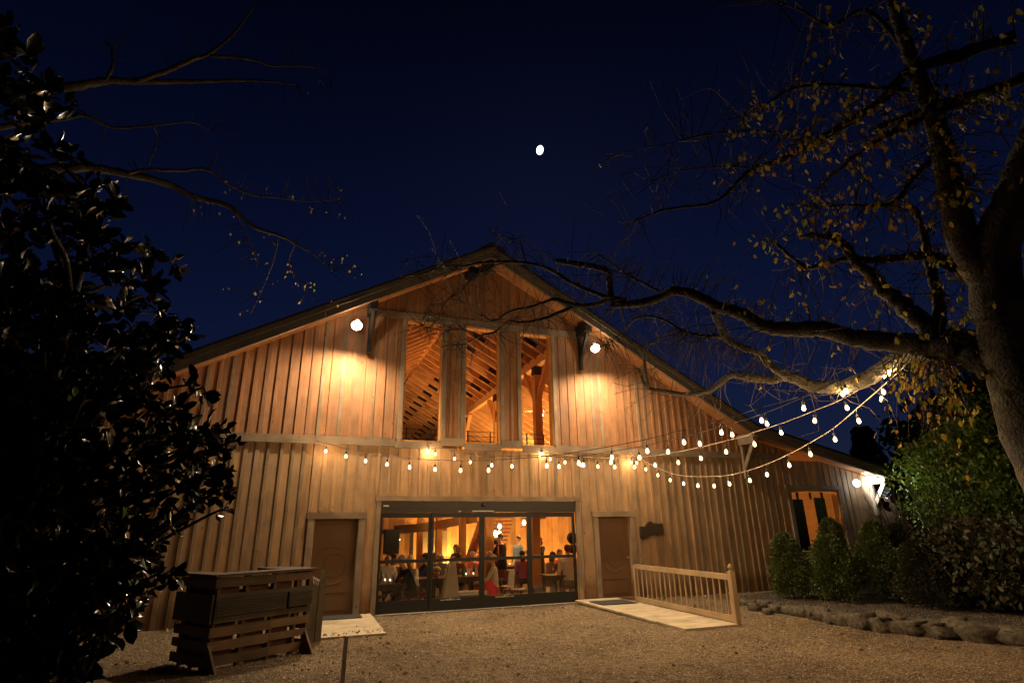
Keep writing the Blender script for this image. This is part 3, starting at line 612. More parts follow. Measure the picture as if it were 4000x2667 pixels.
string('lowest hanging string of warm bulbs, starting above the small wall sign', A4, B4,
    [c24(990, 735), c24(1050, 760), c24(1105, 795), c24(1225, 855), c24(1355, 905), c24(1490, 935), c24(1635, 942), c24(1795, 940), c24(1955, 928), c24(2150, 880), c24(2340, 815), c7(1075, 1212), c7(1190, 1150), c7(1320, 1070), c7(1445, 965), c7(1600, 830)],
    [c24(955, 790), c24(1010, 793), c24(1103, 858), c24(1227, 918), c24(1351, 967), c24(1490, 1002), c24(1635, 1022), c24(1799, 1024), c24(1955, 1003), c24(2162, 965), c24(2340, 905), c7(1081, 1258), c7(1195, 1198), c7(1328, 1118), c7(1455, 1018), c7(1580, 900)], 'cable_pale')
# ------------------------------------------------------------------ moon
mo = MB().ball((0, 0, 0), 1, 1, 1, 24, 14).build('moon', 'moon_glow', smooth=True, label='bright gibbous moon high in the night sky over the ridge', category='moon')
D = 900; mo.location = CAM + ray(2109, 587).normalized() * D; rr = D / FPX * 19 * .86
mo.scale = (rr * .78, rr, rr * 1.02)
q = Matrix((CR, CF, CU)).transposed().to_quaternion() @ Quaternion((0, 1, 0), math.radians(12)); mo.rotation_mode = 'QUATERNION'; mo.rotation_quaternion = q
# ------------------------------------------------------------------ pallet bar
bar = thing('pallet_bar', 'angled bar counter built of old pallets, standing on the gravel by the left door', 'bar counter', (-.95, -4.15, 0), math.atan2(.86, 1.27))
L, HH, DP = 1.50, 1.17, .95       # local: x along the front, y to the back
def slat(x0, x1, z0, z1, y0=-.02, y1=0., mat='pallet', nm='slat', rot=0): return MB().box(x0, x1, y0, y1, z0, z1).build(nm, mat, bar)
for z0, z1 in ((.04, .16), (.23, .34), (.39, .51), (1.0, 1.12)):
    slat(0, .86, z0 + random.uniform(-.01, .01), z1); slat(.864, L, z0 + .01, z1 + random.uniform(-.01, .01))
slat(.01, L, .56, .63, -.035, -.021, 'pallet_rough'); slat(.01, L, .86, .92, -.035, -.021, 'pallet_rough')
slat(.0, 1.07, .635, .855, -.045, -.021, 'pallet_rough', 'rough_panel'); slat(1.10, L, .65, .865, -.05, -.021, 'pallet_rough', 'rough_panel')
for z in np.arange(.655, .85, .035):
    MB().beam((.02, -.047, z), (1.06, -.047, z + .008), .012, .014).build('ridge_strip', 'pallet_rough', bar); MB().beam((1.11, -.052, z + .01), (L - .01, -.052, z + .02), .012, .014).build('ridge_strip', 'pallet_rough', bar)
for x in (0.02, .43, .86, 1.25, L - .04): MB().box(x, x + .045, .001, .09, 0, 1.13).build('upright', 'pallet', bar)
for xa_, xb_ in ((.07, .36), (.50, .80), (.93, 1.19)): MB().box(xa_, xb_, .05, .062, .10, 1.12).build('backing_board', 'backing', bar)
for z0, z1 in ((.10, .2), (.55, .68), (.84, .95)): slat(.1, L - .3, z0, z1, .092, .11)
# left side
def sside(y0, y1, z0, z1, x0=-.02, x1=0, mat='pallet', nm='slat'): return MB().box(x0, x1, y0, y1, z0, z1).build(nm, mat, bar)
for z0, z1 in ((.04, .16), (.23, .34), (.39, .51), (1.0, 1.12)): sside(-.02, DP, z0, z1)
sside(-.03, DP + .04, .56, .92, -.045, -.021, 'pallet_rough', 'rough_panel')
MB().box(.04, .052, .16, .9, .10, 1.12).build('backing_board', 'backing', bar)
for y in (.12, .4, .72): MB().box(.001, .09, y, y + .045, 0, 1.13).build('upright', 'pallet', bar)
# right return and counter tops
for z0, z1 in ((.04, .16), (.3, .42), (.56, .68), (1.0, 1.12)): MB().box(L, L + .02, 0, .72, z0, z1).build('slat', 'pallet', bar)
MB().box(-.06, L + .06, -.07, .30, HH - .035, HH).build('countertop', 'counter', bar); MB().box(-.06, .26, .302, DP + .06, HH - .035, HH).build('countertop', 'counter', bar); MB().box(L - .36, L + .06, .302, .95, HH - .035, HH).build('countertop', 'counter', bar)
MB().prism([(0, 0), (.0, .30), (-.26, 0)][::-1], 0, .03).build('foot_brace', 'pallet', bar).matrix_local = Matrix.Translation((.02, -.02, 0)) @ Matrix.Rotation(math.radians(90), 4, 'Z')
MB().prism([(0, 0), (.0, .30), (-.24, 0)][::-1], 0, .03).build('foot_brace', 'pallet', bar).matrix_local = Matrix.Translation((L - .03, -.02, 0)) @ Matrix.Rotation(math.radians(90), 4, 'Z')
# boards behind the bar and the rake
pb = thing('board_screen', 'two weathered grey boards, one round topped, standing upright behind the bar end', 'screen', (.49, -2.55, 0), .3)
MB().box(-.20, -.055, -.01, .012, 0, .93).build('board', 'grey_board', pb)
MB().prism([(-.05, 0), (.05, 0), (.05, 1.03), (.042, 1.07), (.02, 1.10), (-.02, 1.10), (-.042, 1.07), (-.05, 1.03)], -.02, .004).build('board', 'grey_board', pb)
MB().box(-.22, .02, .014, .04, .62, .70).build('batten', 'grey_board', pb); MB().box(-.22, .02, .014, .04, .16, .24).build('batten', 'grey_board', pb)
rk = thing('rake', 'pale toothed rake head leaning tines down over the grey boards', 'rake', (.36, -2.66, 0), .3)
MB().beam((-.11, 0, 1.03), (.08, 0, .93), .03, .03).build('rake_bar', 'white_plastic', rk)
for i in range(7):
    t = i / 6; x = -.10 + .17 * t; z = 1.01 - .09 * t; MB().tube([(x, 0, z), (x - .015, -.01, z - .06)], .005, 5).build('tine', 'white_plastic', rk)
MB().tube([(-.01, .02, .98), (.02, .22, .5), (.03, .42, .0)], .012, 6).build('handle', 'stake_wood', rk)
sk = MB(); 
stx = onZ(1335, 2690, 0); sk.hexa([(stx.x - .022, stx.y - .02, 0), (stx.x + .022, stx.y - .02, 0), (stx.x + .022, stx.y + .02, 0), (stx.x - .022, stx.y + .02, 0), (stx.x - .014, stx.y + .0, .545), (stx.x + .032, stx.y + .0, .53), (stx.x + .03, stx.y + .04, .53), (stx.x - .012, stx.y + .04, .55)])
sk.build('stake', 'stake_wood', label='short grey wooden stake standing alone in the foreground gravel', category='stake')
# ------------------------------------------------------------------ garden bed, stones
bed = [(9.9, -1.9), (9.75, -2.9), (9.95, -3.7), (9.8, -4.8), (9.9, -5.7), (10.4, -6.3), (10.9, -7.1), (12, -8.5), (40, -9), (40, -.1), (17.5, 0), (12.9, -.1), (11, -.6)]
gb = MB(); n = len(bed); gb.v = [(x, y, .004) for x, y in bed]; gb.f = [tuple(range(n))]; gb.m = [0]; gb.build('garden_bed', 'soil', kind='structure')
edge = thing('stone_edging', 'row of rough rounded boulders edging the planted bed on the right', 'stone edging', (0, 0, 0))
def boulder(x, y, sx, sy, sz, parent, z=0):
    m = MB(); m.ball((0, 0, 0), 1, 1, 1, 12, 8); s = random.uniform(0, 99); out = []
    for v in m.v:
        v = Vector(v); k = 1 + .22 * math.sin(v.x * 3.1 + s) * math.cos(v.y * 2.7 + s * 1.3) + .14 * math.sin(v.z * 6 + v.x * 4 + s * 2) + random.uniform(-.09, .09)
        v = Vector((math.copysign(abs(v.x) ** .5, v.x), math.copysign(abs(v.y) ** .5, v.y), math.copysign(abs(v.z) ** .45, v.z))) * k; out.append((v.x * sx, v.y * sy, v.z * sz))
    m.v = out; o = m.build('stone', 'stone', parent, smooth=True, loc=(x, y, z + sz * .7), rot=(0, 0, random.uniform(-.5, .5) + 1.4)); return o
for (a, b, w, h) in [(2918, 2352, .2, .09), (2950, 2372, .17, .1), (2985, 2360, .2, .12), (3000, 2385, .15, .07), (3035, 2378, .2, .11), (3085, 2384, .24, .11), (3130, 2392, .26, .13), (3180, 2402, .24, .14), (3215, 2412, .18, .17), (3260, 2418, .3, .15), (3315, 2430, .28, .15), (3370, 2440, .3, .17), (3430, 2446, .32, .16), (3490, 2450, .25, .19), (3540, 2462, .3, .15), (3610, 2466, .34, .15), (3680, 2472, .36, .14), (3745, 2480, .22, .2), (3810, 2487, .4, .17), (3900, 2492, .4, .17), (3985, 2500, .4, .15), (4060, 2510, .4, .18)]:
    p = onZ(a, b + 12, 0); boulder(p.x, p.y, w, w * .6, h * .8, edge)
# ------------------------------------------------------------------ leaves and plants
def leaf_poly(kind='ovate', cup=.15):
    prof = {'ovate': [(0, 0), (.22, .25), (.30, .5), (.2, .78), (0, 1)], 'obov': [(0, 0), (.12, .25), (.26, .55), (.2, .82), (0, 1)], 'small': [(0, 0), (.34, .5), (0, 1)]}[kind]
    V = []; F = []
    for w, t in prof[1:-1]: V += [(-w, t, cup * w * 2 - cup * t * t), (0, t, -cup * t * t), (w, t, cup * w * 2 - cup * t * t)]
    n = len(prof) - 2; V = [(0, 0, 0)] + V + [(0, 1, -cup)]
    F += [(0, 2, 1), (0, 3, 2)]
    for i in range(n - 1):
        a = 1 + i * 3; F += [(a, a + 1, a + 4), (a, a + 4, a + 3), (a + 1, a + 2, a + 5), (a + 1, a + 5, a + 4)]
    a = 1 + (n - 1) * 3; F += [(a, a + 1, len(V) - 1), (a + 1, a + 2, len(V) - 1)]
    return np.array(V, float), np.array(F, int)
def leaf_mats(pos, dirs, size, roll=None):
    """rotation matrices whose local Y is dirs"""
    d = dirs / np.linalg.norm(dirs, axis=1, keepdims=True); r = rng.normal(0, 1, d.shape)
    x = np.cross(d, r); x /= np.linalg.norm(x, axis=1, keepdims=True); z = np.cross(x, d); return np.stack([x, d, z], 2) * size[:, None, None]
def leaf_cloud(name, mat, parent, pos, dirs, size, kind='ovate', cup=.15, single=0, xf=None, **kw):
    """leaves nearest the camera become objects of their own, the rest one mesh"""
    V, F = leaf_poly(kind, cup); pos = np.asarray(pos, float); dirs = np.asarray(dirs, float); size = np.asarray(size, float)
    R = leaf_mats(pos, dirs, size)
    o = np.array(parent.location) if parent else np.zeros(3)
    idx = np.arange(len(pos))
    if single:
        c = np.array(CAM); rel = pos - c; w = rel @ np.array(CF); u = 2000 + FPX * (rel @ np.array(CR)) / w; v = 1333 - FPX * (rel @ np.array(CU)) / w
        vis = (w > 0) & (u > 0) & (u < 4000) & (v > 0) & (v < 2667); score = np.where(vis, size / w, 0); order = np.argsort(-score); pick = order[:single]; idx = order[single:]
        me = np_mesh('leaf', V, F, mat, True)
        for i in pick:
            ob = bpy.data.objects.new('leaf', me); COL.objects.link(ob); ob.parent = parent
            m = Matrix([list(R[i][k]) + [pos[i][k] - o[k]] for k in range(3)] + [[0, 0, 0, 1]]); ob.matrix_local = m
    if len(idx):
        P_ = (np.einsum('nij,kj->nki', R[idx], V) + (pos[idx] - o)[:, None, :]).reshape(-1, 3); FF = (F[None] + (np.arange(len(idx)) * len(V))[:, None, None]).reshape(-1, 3)
        return link(name, np_mesh(name, P_, FF, mat, True), parent, kind='stuff', **kw)
def spline(pts, k=4):
    out = []; n = len(pts)
    for i in range(n - 1):
        p0, p1, p2, p3 = pts[max(0, i - 1)], pts[i], pts[i + 1], pts[min(n - 1, i + 2)]
        for q in range(k):
            u = q / k; out.append(.5 * ((2 * p1) + (p2 - p0) * u + (2 * p0 - 5 * p1 + 4 * p2 - p3) * u * u + (3 * p1 - p0 - 3 * p2 + p3) * u ** 3))
    out.append(pts[-1]); return out
NODES = []
def limb(mb, pts, r0, r1, o, n=8, rough=.12, wob=.2):
    P_ = [Vector(p) for p in pts]; sp = spline(P_, 5); k = len(sp); rad = []
    for i, p in enumerate(sp):
        t = i / (k - 1); r = r0 + (r1 - r0) * t; rad.append(r * (1 + random.uniform(-rough, rough))); NODES.append((p.copy(), r))
        if 0 < i < k - 1: sp[i] = p + Vector((random.uniform(-1, 1), random.uniform(-1, 1), random.uniform(-1, 1))) * r * wob
    mb.tube([p - o for p in sp], rad, n)
def pxs(f, lst, d0, d1):
    n = len(lst); return [onD(*f(*q), d0 + (d1 - d0) * i / max(1, n - 1)) for i, q in enumerate(lst)]
I_ = lambda x, y: (x, y)
def c22(x, y): return (1600 + .5952 * x, 900 + .5952 * y)
def c8(x, y): return (2300 + .7228 * x, .7228 * y)
# --- big tree on the right
tb = onD(4230, 2200, 7.5); base_ = Vector((tb.x + .25, tb.y - .1, 0))
tree = thing('spreading_tree', 'large old tree at the right edge with long crooked limbs and sparse yellow leaves', 'tree', tuple(base_)); o = base_
tk = MB(); limb(tk, [base_ + Vector((.05, 0, -.05)), base_ + Vector((0, 0, .25)), tb, onD(4190, 1950, 7.5), onD(4060, 1690, 7.5), onD(3985, 1480, 7.5), onD(3930, 1300, 7.5), onD(3900, 1130, 7.5), onD(3800, 1010, 7.5)], .43, .17, o, 16, .02, .03)
limb(tk, [onD(3950, 1330, 7.5), onD(3900, 1120, 7.5), onD(3770, 960, 7.5), onD(3728, 800, 7.5), onD(3690, 620, 7.5), onD(3640, 430, 7.5), onD(3560, 230, 7.5), onD(3480, 0, 7.5)], .19, .045, o, 12, .03, .05)
limb(tk, [onD(3910, 1250, 7.5), onD(3885, 1010, 7.5), onD(3965, 760, 7.5), onD(4060, 500, 7.5), onD(4150, 200, 7.5)], .24, .1, o, 12, .03, .05)
tk.build('trunk', 'bark', tree, smooth=True)
b1 = MB(); limb(b1, pxs(c7, [(2180, 760), (2080, 690), (1950, 640), (1800, 618), (1600, 600), (1400, 575), (1280, 535), (1150, 535), (1000, 528), (900, 495), (800, 440), (700, 415), (620, 372), (540, 338), (450, 328), (380, 365), (250, 395), (125, 402)], 7.5, 8.6), .13, .055, o, 12, .07, .08); b1.build('limb', 'bark', tree, smooth=True)
b2 = MB(); limb(b2, [onD(*c7(1870, 640), 7.7), onD(*c7(1780, 672), 8.2), onD(*c7(1690, 690), 8.7)] + pxs(c7, [(1590, 745), (1500, 805), (1400, 838), (1300, 848), (1200, 838), (1120, 800), (1050, 788), (1000, 805), (900, 800), (820, 785), (770, 780), (700, 832), (640, 870), (520, 885), (400, 865), (320, 850), (287, 800), (270, 750)], 9.1, 10.2), .125, .018, o, 10, .08, .12)
limb(b2, pxs(c7, [(1070, 790), (970, 720), (920, 665), (820, 628), (745, 590), (705, 510), (675, 440)], 9.1, 8.2), .055, .04, o, 8)
limb(b2, pxs(c7, [(745, 590), (690, 570), (600, 567), (500, 540), (420, 490), (340, 465), (250, 480), (190, 545), (90, 620)], 8.6, 9.2), .034, .008, o, 6)
limb(b2, pxs(c7, [(320, 850), (300, 700), (320, 620), (365, 600), (380, 560)], 10.0, 9.9), .03, .015, o, 6)
b2.build('limb', 'bark', tree, smooth=True)
b3 = MB(); limb(b3, pxs(c7, [(2100, 600), (2000, 600), (1890, 580), (1800, 495), (1700, 405), (1600, 325), (1530, 240), (1440, 165), (1360, 60), (1250, 30), (1160, 30)], 8.0, 8.3), .15, .03, o, 10)
limb(b3, pxs(c7, [(1885, 540), (1895, 400), (1865, 260), (1830, 150), (1810, 20), (1760, -120)], 8.1, 8.3), .07, .03, o, 8)
limb(b3, pxs(c7, [(2060, 260), (1950, 180), (1830, 140), (1650, 150), (1500, 160), (1400, 150), (1200, 200), (1100, 150), (1000, 60)], 8.1, 8.3), .07, .02, o, 8)
limb(b3, pxs(c8, [(2350, 420), (2150, 500), (1900, 560), (1700, 640), (1560, 690)], 8.2, 7.5), .06, .03, o, 8)
b3.build('limb', 'bark', tree, smooth=True)
b4 = MB(); limb(b4, pxs(c22, [(1420, 455), (1330, 450), (1200, 488), (1100, 490), (1000, 462), (930, 455), (800, 500), (660, 530), (560, 590), (480, 560)], 8.55, 9.2), .042, .012, o, 7)
limb(b4, pxs(c22, [(1090, 495), (980, 540), (900, 573), (800, 598), (720, 603), (640, 600), (560, 665), (460, 690), (360, 745), (300, 750)], 8.8, 9.3), .034, .008, o, 7)
limb(b4, pxs(c22, [(460, 690), (350, 650), (230, 655), (120, 640), (60, 600)], 9.2, 9.6), .014, .004, o, 5)
limb(b4, pxs(c22, [(1325, 445), (1312, 330), (1290, 258), (1150, 230), (1040, 208), (962, 200)], 8.55, 8.6), .05, .04, o, 8)
limb(b4, pxs(c22, [(1320, 445), (1200, 402), (1060, 342), (930, 262), (830, 225), (680, 205), (480, 212), (350, 235), (240, 232), (60, 290), (-60, 300)], 8.55, 9.3), .036, .007, o, 7)
limb(b4, pxs(c22, [(765, 205), (740, 130), (715, 65), (590, 38), (555, 0)], 8.9, 9.), .015, .006, o, 6)
limb(b4, pxs(c22, [(690, 205), (560, 232), (380, 340), (230, 470), (130, 500), (70, 620)], 9., 9.4), .014, .004, o, 6)
limb(b4, pxs(c22, [(450, 280), (330, 400), (240, 470), (180, 580), (150, 620)], 9., 9.4), .009, .003, o, 5)
limb(b4, pxs(c22, [(240, 232), (190, 180), (170, 130)], 9.2, 9.3), .011, .004, o, 5)
limb(b4, pxs(c22, [(1640, 400), (1500, 330), (1400, 270), (1270, 180), (1240, 150)], 8.4, 8.7), .022, .006, o, 6)
b4.build('limb', 'bark', tree, smooth=True)
b5 = MB(); limb(b5, pxs(c8, [(2300, 200), (2000, 300), (1740, 380), (1560, 560), (1400, 660), (1180, 790), (1000, 880), (880, 915), (800, 990), (670, 1095), (430, 1130), (290, 1175), (200, 1225)], 7.6, 7.0), .06, .006, o, 8)
limb(b5, pxs(c8, [(1180, 785), (1050, 722), (850, 710), (700, 720), (560, 742), (430, 780), (300, 800), (80, 855)], 7.2, 7.), .016, .004, o, 6)
limb(b5, pxs(c8, [(890, 912), (780, 900), (680, 905), (560, 915), (450, 932), (330, 985)], 7.1, 7.), .011, .004, o, 6)
limb(b5, pxs(c8, [(2000, 560), (1850, 620), (1700, 690), (1500, 800), (1300, 960), (1240, 1020)], 7.6, 7.3), .04, .008, o, 6)
limb(b5, pxs(c8, [(1900, 820), (1750, 960), (1640, 1100), (1400, 1110), (1230, 1120)], 7.8, 7.6), .04, .008, o, 6)
limb(b5, pxs(c8, [(1850, 490), (1600, 480), (1300, 460), (1100, 480), (960, 560), (800, 640)], 7.6, 7.3), .03, .005, o, 6)
limb(b5, pxs(c8, [(1700, 260), (1500, 60), (1310, 140), (1150, 60), (1000, 0)], 7.6, 7.8), .03, .01, o, 6)
b5.build('limb', 'bark_dark', tree, smooth=True)
# twigs + leaves on the big tree
nodesL = [(p, r) for p, r in NODES if r < .12]; NP = np.array([tuple(p) for p, r in nodesL])
tw = MB(); LP = []; LD = []; LS = []
def twig_to(T, r=.006, leaves=0, lsize=(.055, .09), sag=.15, maxd=2.6):
    T = Vector(T); d = np.linalg.norm(NP - np.array(T), axis=1); i = int(np.argmin(d)); P0 = nodesL[i][0]
    if d[i] > maxd: return False
    m = (P0 + T) / 2 + Vector((random.uniform(-.15, .15), random.uniform(-.15, .15), random.uniform(.02, .15) + sag * .4)) * min(1, d[i])
    sp = spline([P0, m, T], 4); tw.tube([p - o for p in sp], [r * (1 - .8 * j / (len(sp) - 1)) for j in range(len(sp))], 4, False)
    for k in range(leaves):
        t = random.uniform(.35, 1); p = sp[int(t * (len(sp) - 1))] + Vector((random.gauss(0, .03), random.gauss(0, .03), random.gauss(-.02, .03)))
        LP.append(tuple(p)); LD.append((random.gauss(0, .5), random.gauss(0, .5), -1)); LS.append(random.uniform(*lsize))
    return True
regs = [((2830, 380, 3400, 700), 50, 5, 7.2), ((3150, 0, 3990, 400), 45, 4, 7.6), ((3200, 350, 3990, 800), 80, 5, 7.5), ((2950, 750, 3700, 1010), 45, 4, 7.8), ((3500, 750, 3990, 1300), 40, 4, 7.8), ((2880, 940, 3700, 1300), 45, 3, 8.1), ((3480, 1380, 3830, 1680), 32, 7, 7.9), ((3500, 1600, 3820, 1810), 16, 6, 7.9), ((3830, 1150, 4000, 1800), 10, 5, 7.3), ((2950, 1480, 2990, 1560), 2, 4, 8.3), ((3230, 1420, 3280, 1470), 2, 3, 8.3)]
for (a, b, c, d), n, lv, dist in regs:
    for i in range(n):
        T_ = onD(random.uniform(a, c), random.uniform(b, d), dist + random.uniform(-.5, .5))
        for q_ in range(random.choice((1, 1, 2, 3))): twig_to(T_ + Vector((random.gauss(0, .16), random.gauss(0, .16), random.gauss(0, .16))) * (q_ > 0), .008, max(1, int(lv * random.uniform(.3, 1.0))))
for (a, b, c, d), n, dist in [((1640, 1150, 2200, 1420), 110, 9.2), ((1950, 1000, 2300, 1200), 40, 9.1), ((2200, 1000, 2900, 1250), 110, 8.6), ((2350, 1200, 2950, 1500), 120, 8.7), ((2900, 1150, 3500, 1560), 140, 8.3), ((2400, 1380, 2900, 1540), 50, 8.8), ((2200, 1250, 2500, 1450), 40, 8.9), ((2500, 0, 3400, 500), 50, 7.6), ((3100, 300, 3900, 1000), 110, 7.7)]:
    for i in range(n): twig_to(onD(random.uniform(a, c), random.uniform(b, d), dist + random.uniform(-.4, .4)), .0065, 0, maxd=1.6)
# second order fine twigs
base_n = len(nodesL)
for i in range(1100):
    p, r = random.choice(nodesL); T = p + Vector((random.gauss(0, .3), random.gauss(0, .3), random.gauss(-.05, .28))); m = (p + T) / 2 + Vector((random.uniform(-.08, .08), 0, random.uniform(-.08, .08))); T2 = T + Vector((random.gauss(0, .12), random.gauss(0, .12), random.gauss(-.1, .12)))
    tw.tube([q - o for q in (p, m, T, T2)], [.006, .005, .004, .002], 3, False)
tw.build('twigs', 'bark_twig', tree, kind='stuff')
for p in ((2340, 637),): LP.append(tuple(onD(*p, 7.))); LD.append((.3, 0, -1)); LS.append(.07)
leaf_cloud('crown', 'leaf_autumn', tree, LP, LD, LS, 'ovate', .2, single=280)
# --- left background tree
NODES.clear()
def c6(x, y): return (.829 * x, .829 * y)
lt0 = Vector((-6.6, -4.6, 0)); o = lt0
ltree = thing('bare_tree', 'dim nearly leafless tree reaching in from the upper left behind the magnolia', 'tree', tuple(lt0))
q0 = onD(-420, 900, 10.2); tk = MB(); limb(tk, [lt0, lt0 + Vector((0, 0, 1.2)), Vector((q0.x, q0.y, q0.z)), onD(-430, 400, 10.4), onD(-500, -100, 10.6)], .3, .14, o, 12, .06); tk.build('trunk', 'bark_dark', ltree, smooth=True)
lb = MB()
for lst, r0, r1 in [([(-500, 560), (-200, 500), (140, 432), (380, 400), (500, 382), (640, 386), (900, 385), (1100, 378), (1250, 382), (1400, 400)], .085, .008), ([(500, 375), (530, 310), (525, 240), (500, 200)], .025, .01), ([(640, 384), (800, 330), (900, 282), (990, 252), (1100, 160), (1160, 80), (1210, 10)], .04, .012), ([(990, 262), (1180, 280), (1280, 310), (1380, 312), (1480, 320), (1560, 370)], .025, .005),
    ([(-500, 900), (0, 820), (400, 790), (600, 820), (780, 862), (930, 932), (1080, 972), (1200, 1070), (1320, 1110), (1400, 1152), (1500, 1212), (1560, 1280)], .075, .006), ([(600, 815), (700, 800), (850, 803), (980, 800), (1080, 870), (1200, 920), (1320, 932), (1450, 950), (1600, 940)], .03, .005), ([(300, 560), (400, 545), (530, 600), (720, 592), (900, 575), (990, 620)], .03, .007), ([(-400, 700), (0, 600), (300, 560)], .05, .03), ([(720, 595), (740, 660), (700, 780)], .014, .008), ([(1100, 990), (1160, 1100), (1200, 1200), (1210, 1260)], .014, .004), ([(1310, 1120), (1290, 1220), (1240, 1350), (1180, 1480)], .012, .004), ([(1390, 1150), (1360, 1230), (1400, 1300), (1480, 1420)], .01, .004)]:
    limb(lb, pxs(c6, lst, 10.2, 10.6), r0, r1, o, 6)
lb.build('limb', 'bark', ltree, smooth=True)
nodesL = [(p, r) for p, r in NODES if r < .06]; NP = np.array([tuple(p) for p, r in nodesL]); tw = MB(); LP = []; LD = []; LS = []
for (a, b, c, d), n, lv in [((850, 700, 1420, 1230), 40, 2), ((700, 820, 950, 1080), 8, 1), ((1190, 350, 1260, 420), 2, 2)]:
    for i in range(n): twig_to(onD(random.uniform(a, c), random.uniform(b, d), 10.3), .006, lv, (.035, .065), maxd=3)
for (a, b, c, d), n in [((300, 50, 1300, 800), 130), ((700, 650, 1400, 1150), 70)]:
    for i in range(n): twig_to(onD(random.uniform(a, c), random.uniform(b, d), 10.3), .006, 0, maxd=2.5)
tw.build('twigs', 'bark_dark', ltree, kind='stuff'); leaf_cloud('crown', 'leaf_autumn', ltree, LP, LD, LS, 'ovate', .2, single=60)
# --- magnolia
mg0 = onD(-60, 2300, 5.2); mg0.z = 0
mag = thing('magnolia', 'dark glossy leaved magnolia filling the left foreground', 'magnolia', tuple(mg0)); o = mg0
bound = [(0, 120), (150, 200), (350, 330), (560, 420), (750, 520), (900, 620), (1050, 760), (1150, 790), (1280, 790), (1400, 760), (1500, 640), (1600, 820), (1700, 950), (1850, 940), (1960, 900), (2050, 730), (2180, 690), (2300, 680), (2380, 500), (2500, 430), (2600, 360), (2700, 300)]
def bx(y):
    for (y0, a), (y1, b) in zip(bound, bound[1:]):
        if y0 <= y <= y1: return a + (b - a) * (y - y0) / (y1 - y0)
    return 300
cent = []
for i in range(1500):
    y = random.uniform(60, 2720); b = bx(y); t = random.random() ** .8
    x = -260 + (b + 260 - 50) * t
    dens = 1 if y > 1250 else (.38 if y > 700 else .13)
    if t > .75 and y < 1500 and random.random() < .35: continue
    if random.random() > dens: continue
    cent.append((x, y, random.uniform(4.6, 6.4)))
for i in range(900): cent.append((random.uniform(-500, 330), random.uniform(1100, 2750), random.uniform(5.2, 7.5)))
for i in range(130): cent.append((random.uniform(-500, 150), random.uniform(150, 1150), random.uniform(5.2, 7.5)))
tips = [(930, 1720, 5.3), (880, 1760, 5.3), (830, 1680, 5.4), (880, 1990, 5.2), (830, 1940, 5.2), (900, 1930, 5.2), (800, 1555, 5.5), (760, 1490, 5.6), (760, 1290, 5.6), (700, 1330, 5.6), (680, 2050, 5.0), (640, 2230, 4.9), (690, 2240, 4.9), (600, 2150, 5.), (500, 2420, 4.8), (540, 2350, 4.8), (440, 2480, 4.7), (380, 2560, 4.6), (760, 1900, 5.2), (720, 1750, 5.3), (650, 1620, 5.4), (600, 1500, 5.4)]
cent += tips
LP = []; LD = []; LS = []
mtr = MB(); hub = [mg0 + Vector((.05, 0, h)) for h in (0, .5, 1.1, 1.8, 2.6, 3.4, 4.3)]; mtr.tube([p - o for p in hub], [.13, .11, .10, .08, .06, .045, .03], 9); mtr.build('trunk', 'bark_dark', mag, smooth=True)
br = MB()
for k, (x, y, dd) in enumerate(cent):
    c = onD(x, y, dd)
    if c.z < .12: continue
    stem = Vector((c.x - mg0.x, c.y - mg0.y, random.uniform(-.2, .6))); stem = (stem.normalized() + Vector((random.gauss(0, .35), random.gauss(0, .35), random.gauss(.1, .3)))).normalized()
    a = stem.orthogonal().normalized(); b = stem.cross(a); nl = random.randint(6, 9)
    for q in range(nl):
        an = 2.4 * q + random.uniform(-.3, .3); dirv = (a * math.cos(an) + b * math.sin(an)) * random.uniform(.7, 1.) + stem * random.uniform(.1, .9) + Vector((0, 0, -.25))
        LP.append(tuple(c - stem * random.uniform(0, .08))); LD.append(tuple(dirv)); LS.append(random.uniform(.07, .16))
    if k >= len(cent) - len(tips) or k % 14 == 0:
        h = min(hub, key=lambda p: abs(p.z - (c.z - .6))); m = h.lerp(c, .5) + Vector((0, 0, random.uniform(-.15, .1))); sp = spline([h, m, c - stem * .12, c], 4); br.tube([p - o for p in sp], [.022 * (1 - .75 * j / (len(sp) - 1)) for j in range(len(sp))], 5, False)
br.build('branches', 'bark_dark', mag, smooth=True, kind='stuff')
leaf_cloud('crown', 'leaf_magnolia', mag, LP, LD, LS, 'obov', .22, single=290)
leaf_cloud('young_leaves', 'leaf_green', mag, [tuple(onD(*p, 4.6)) for p in ((290, 1508), (270, 1540), (480, 1975), (390, 1665), (660, 1660), (560, 2180))], [(0.3, 0, -1)] * 6, [.07, .05, .09, .04, .04, .08], 'ovate', .2)
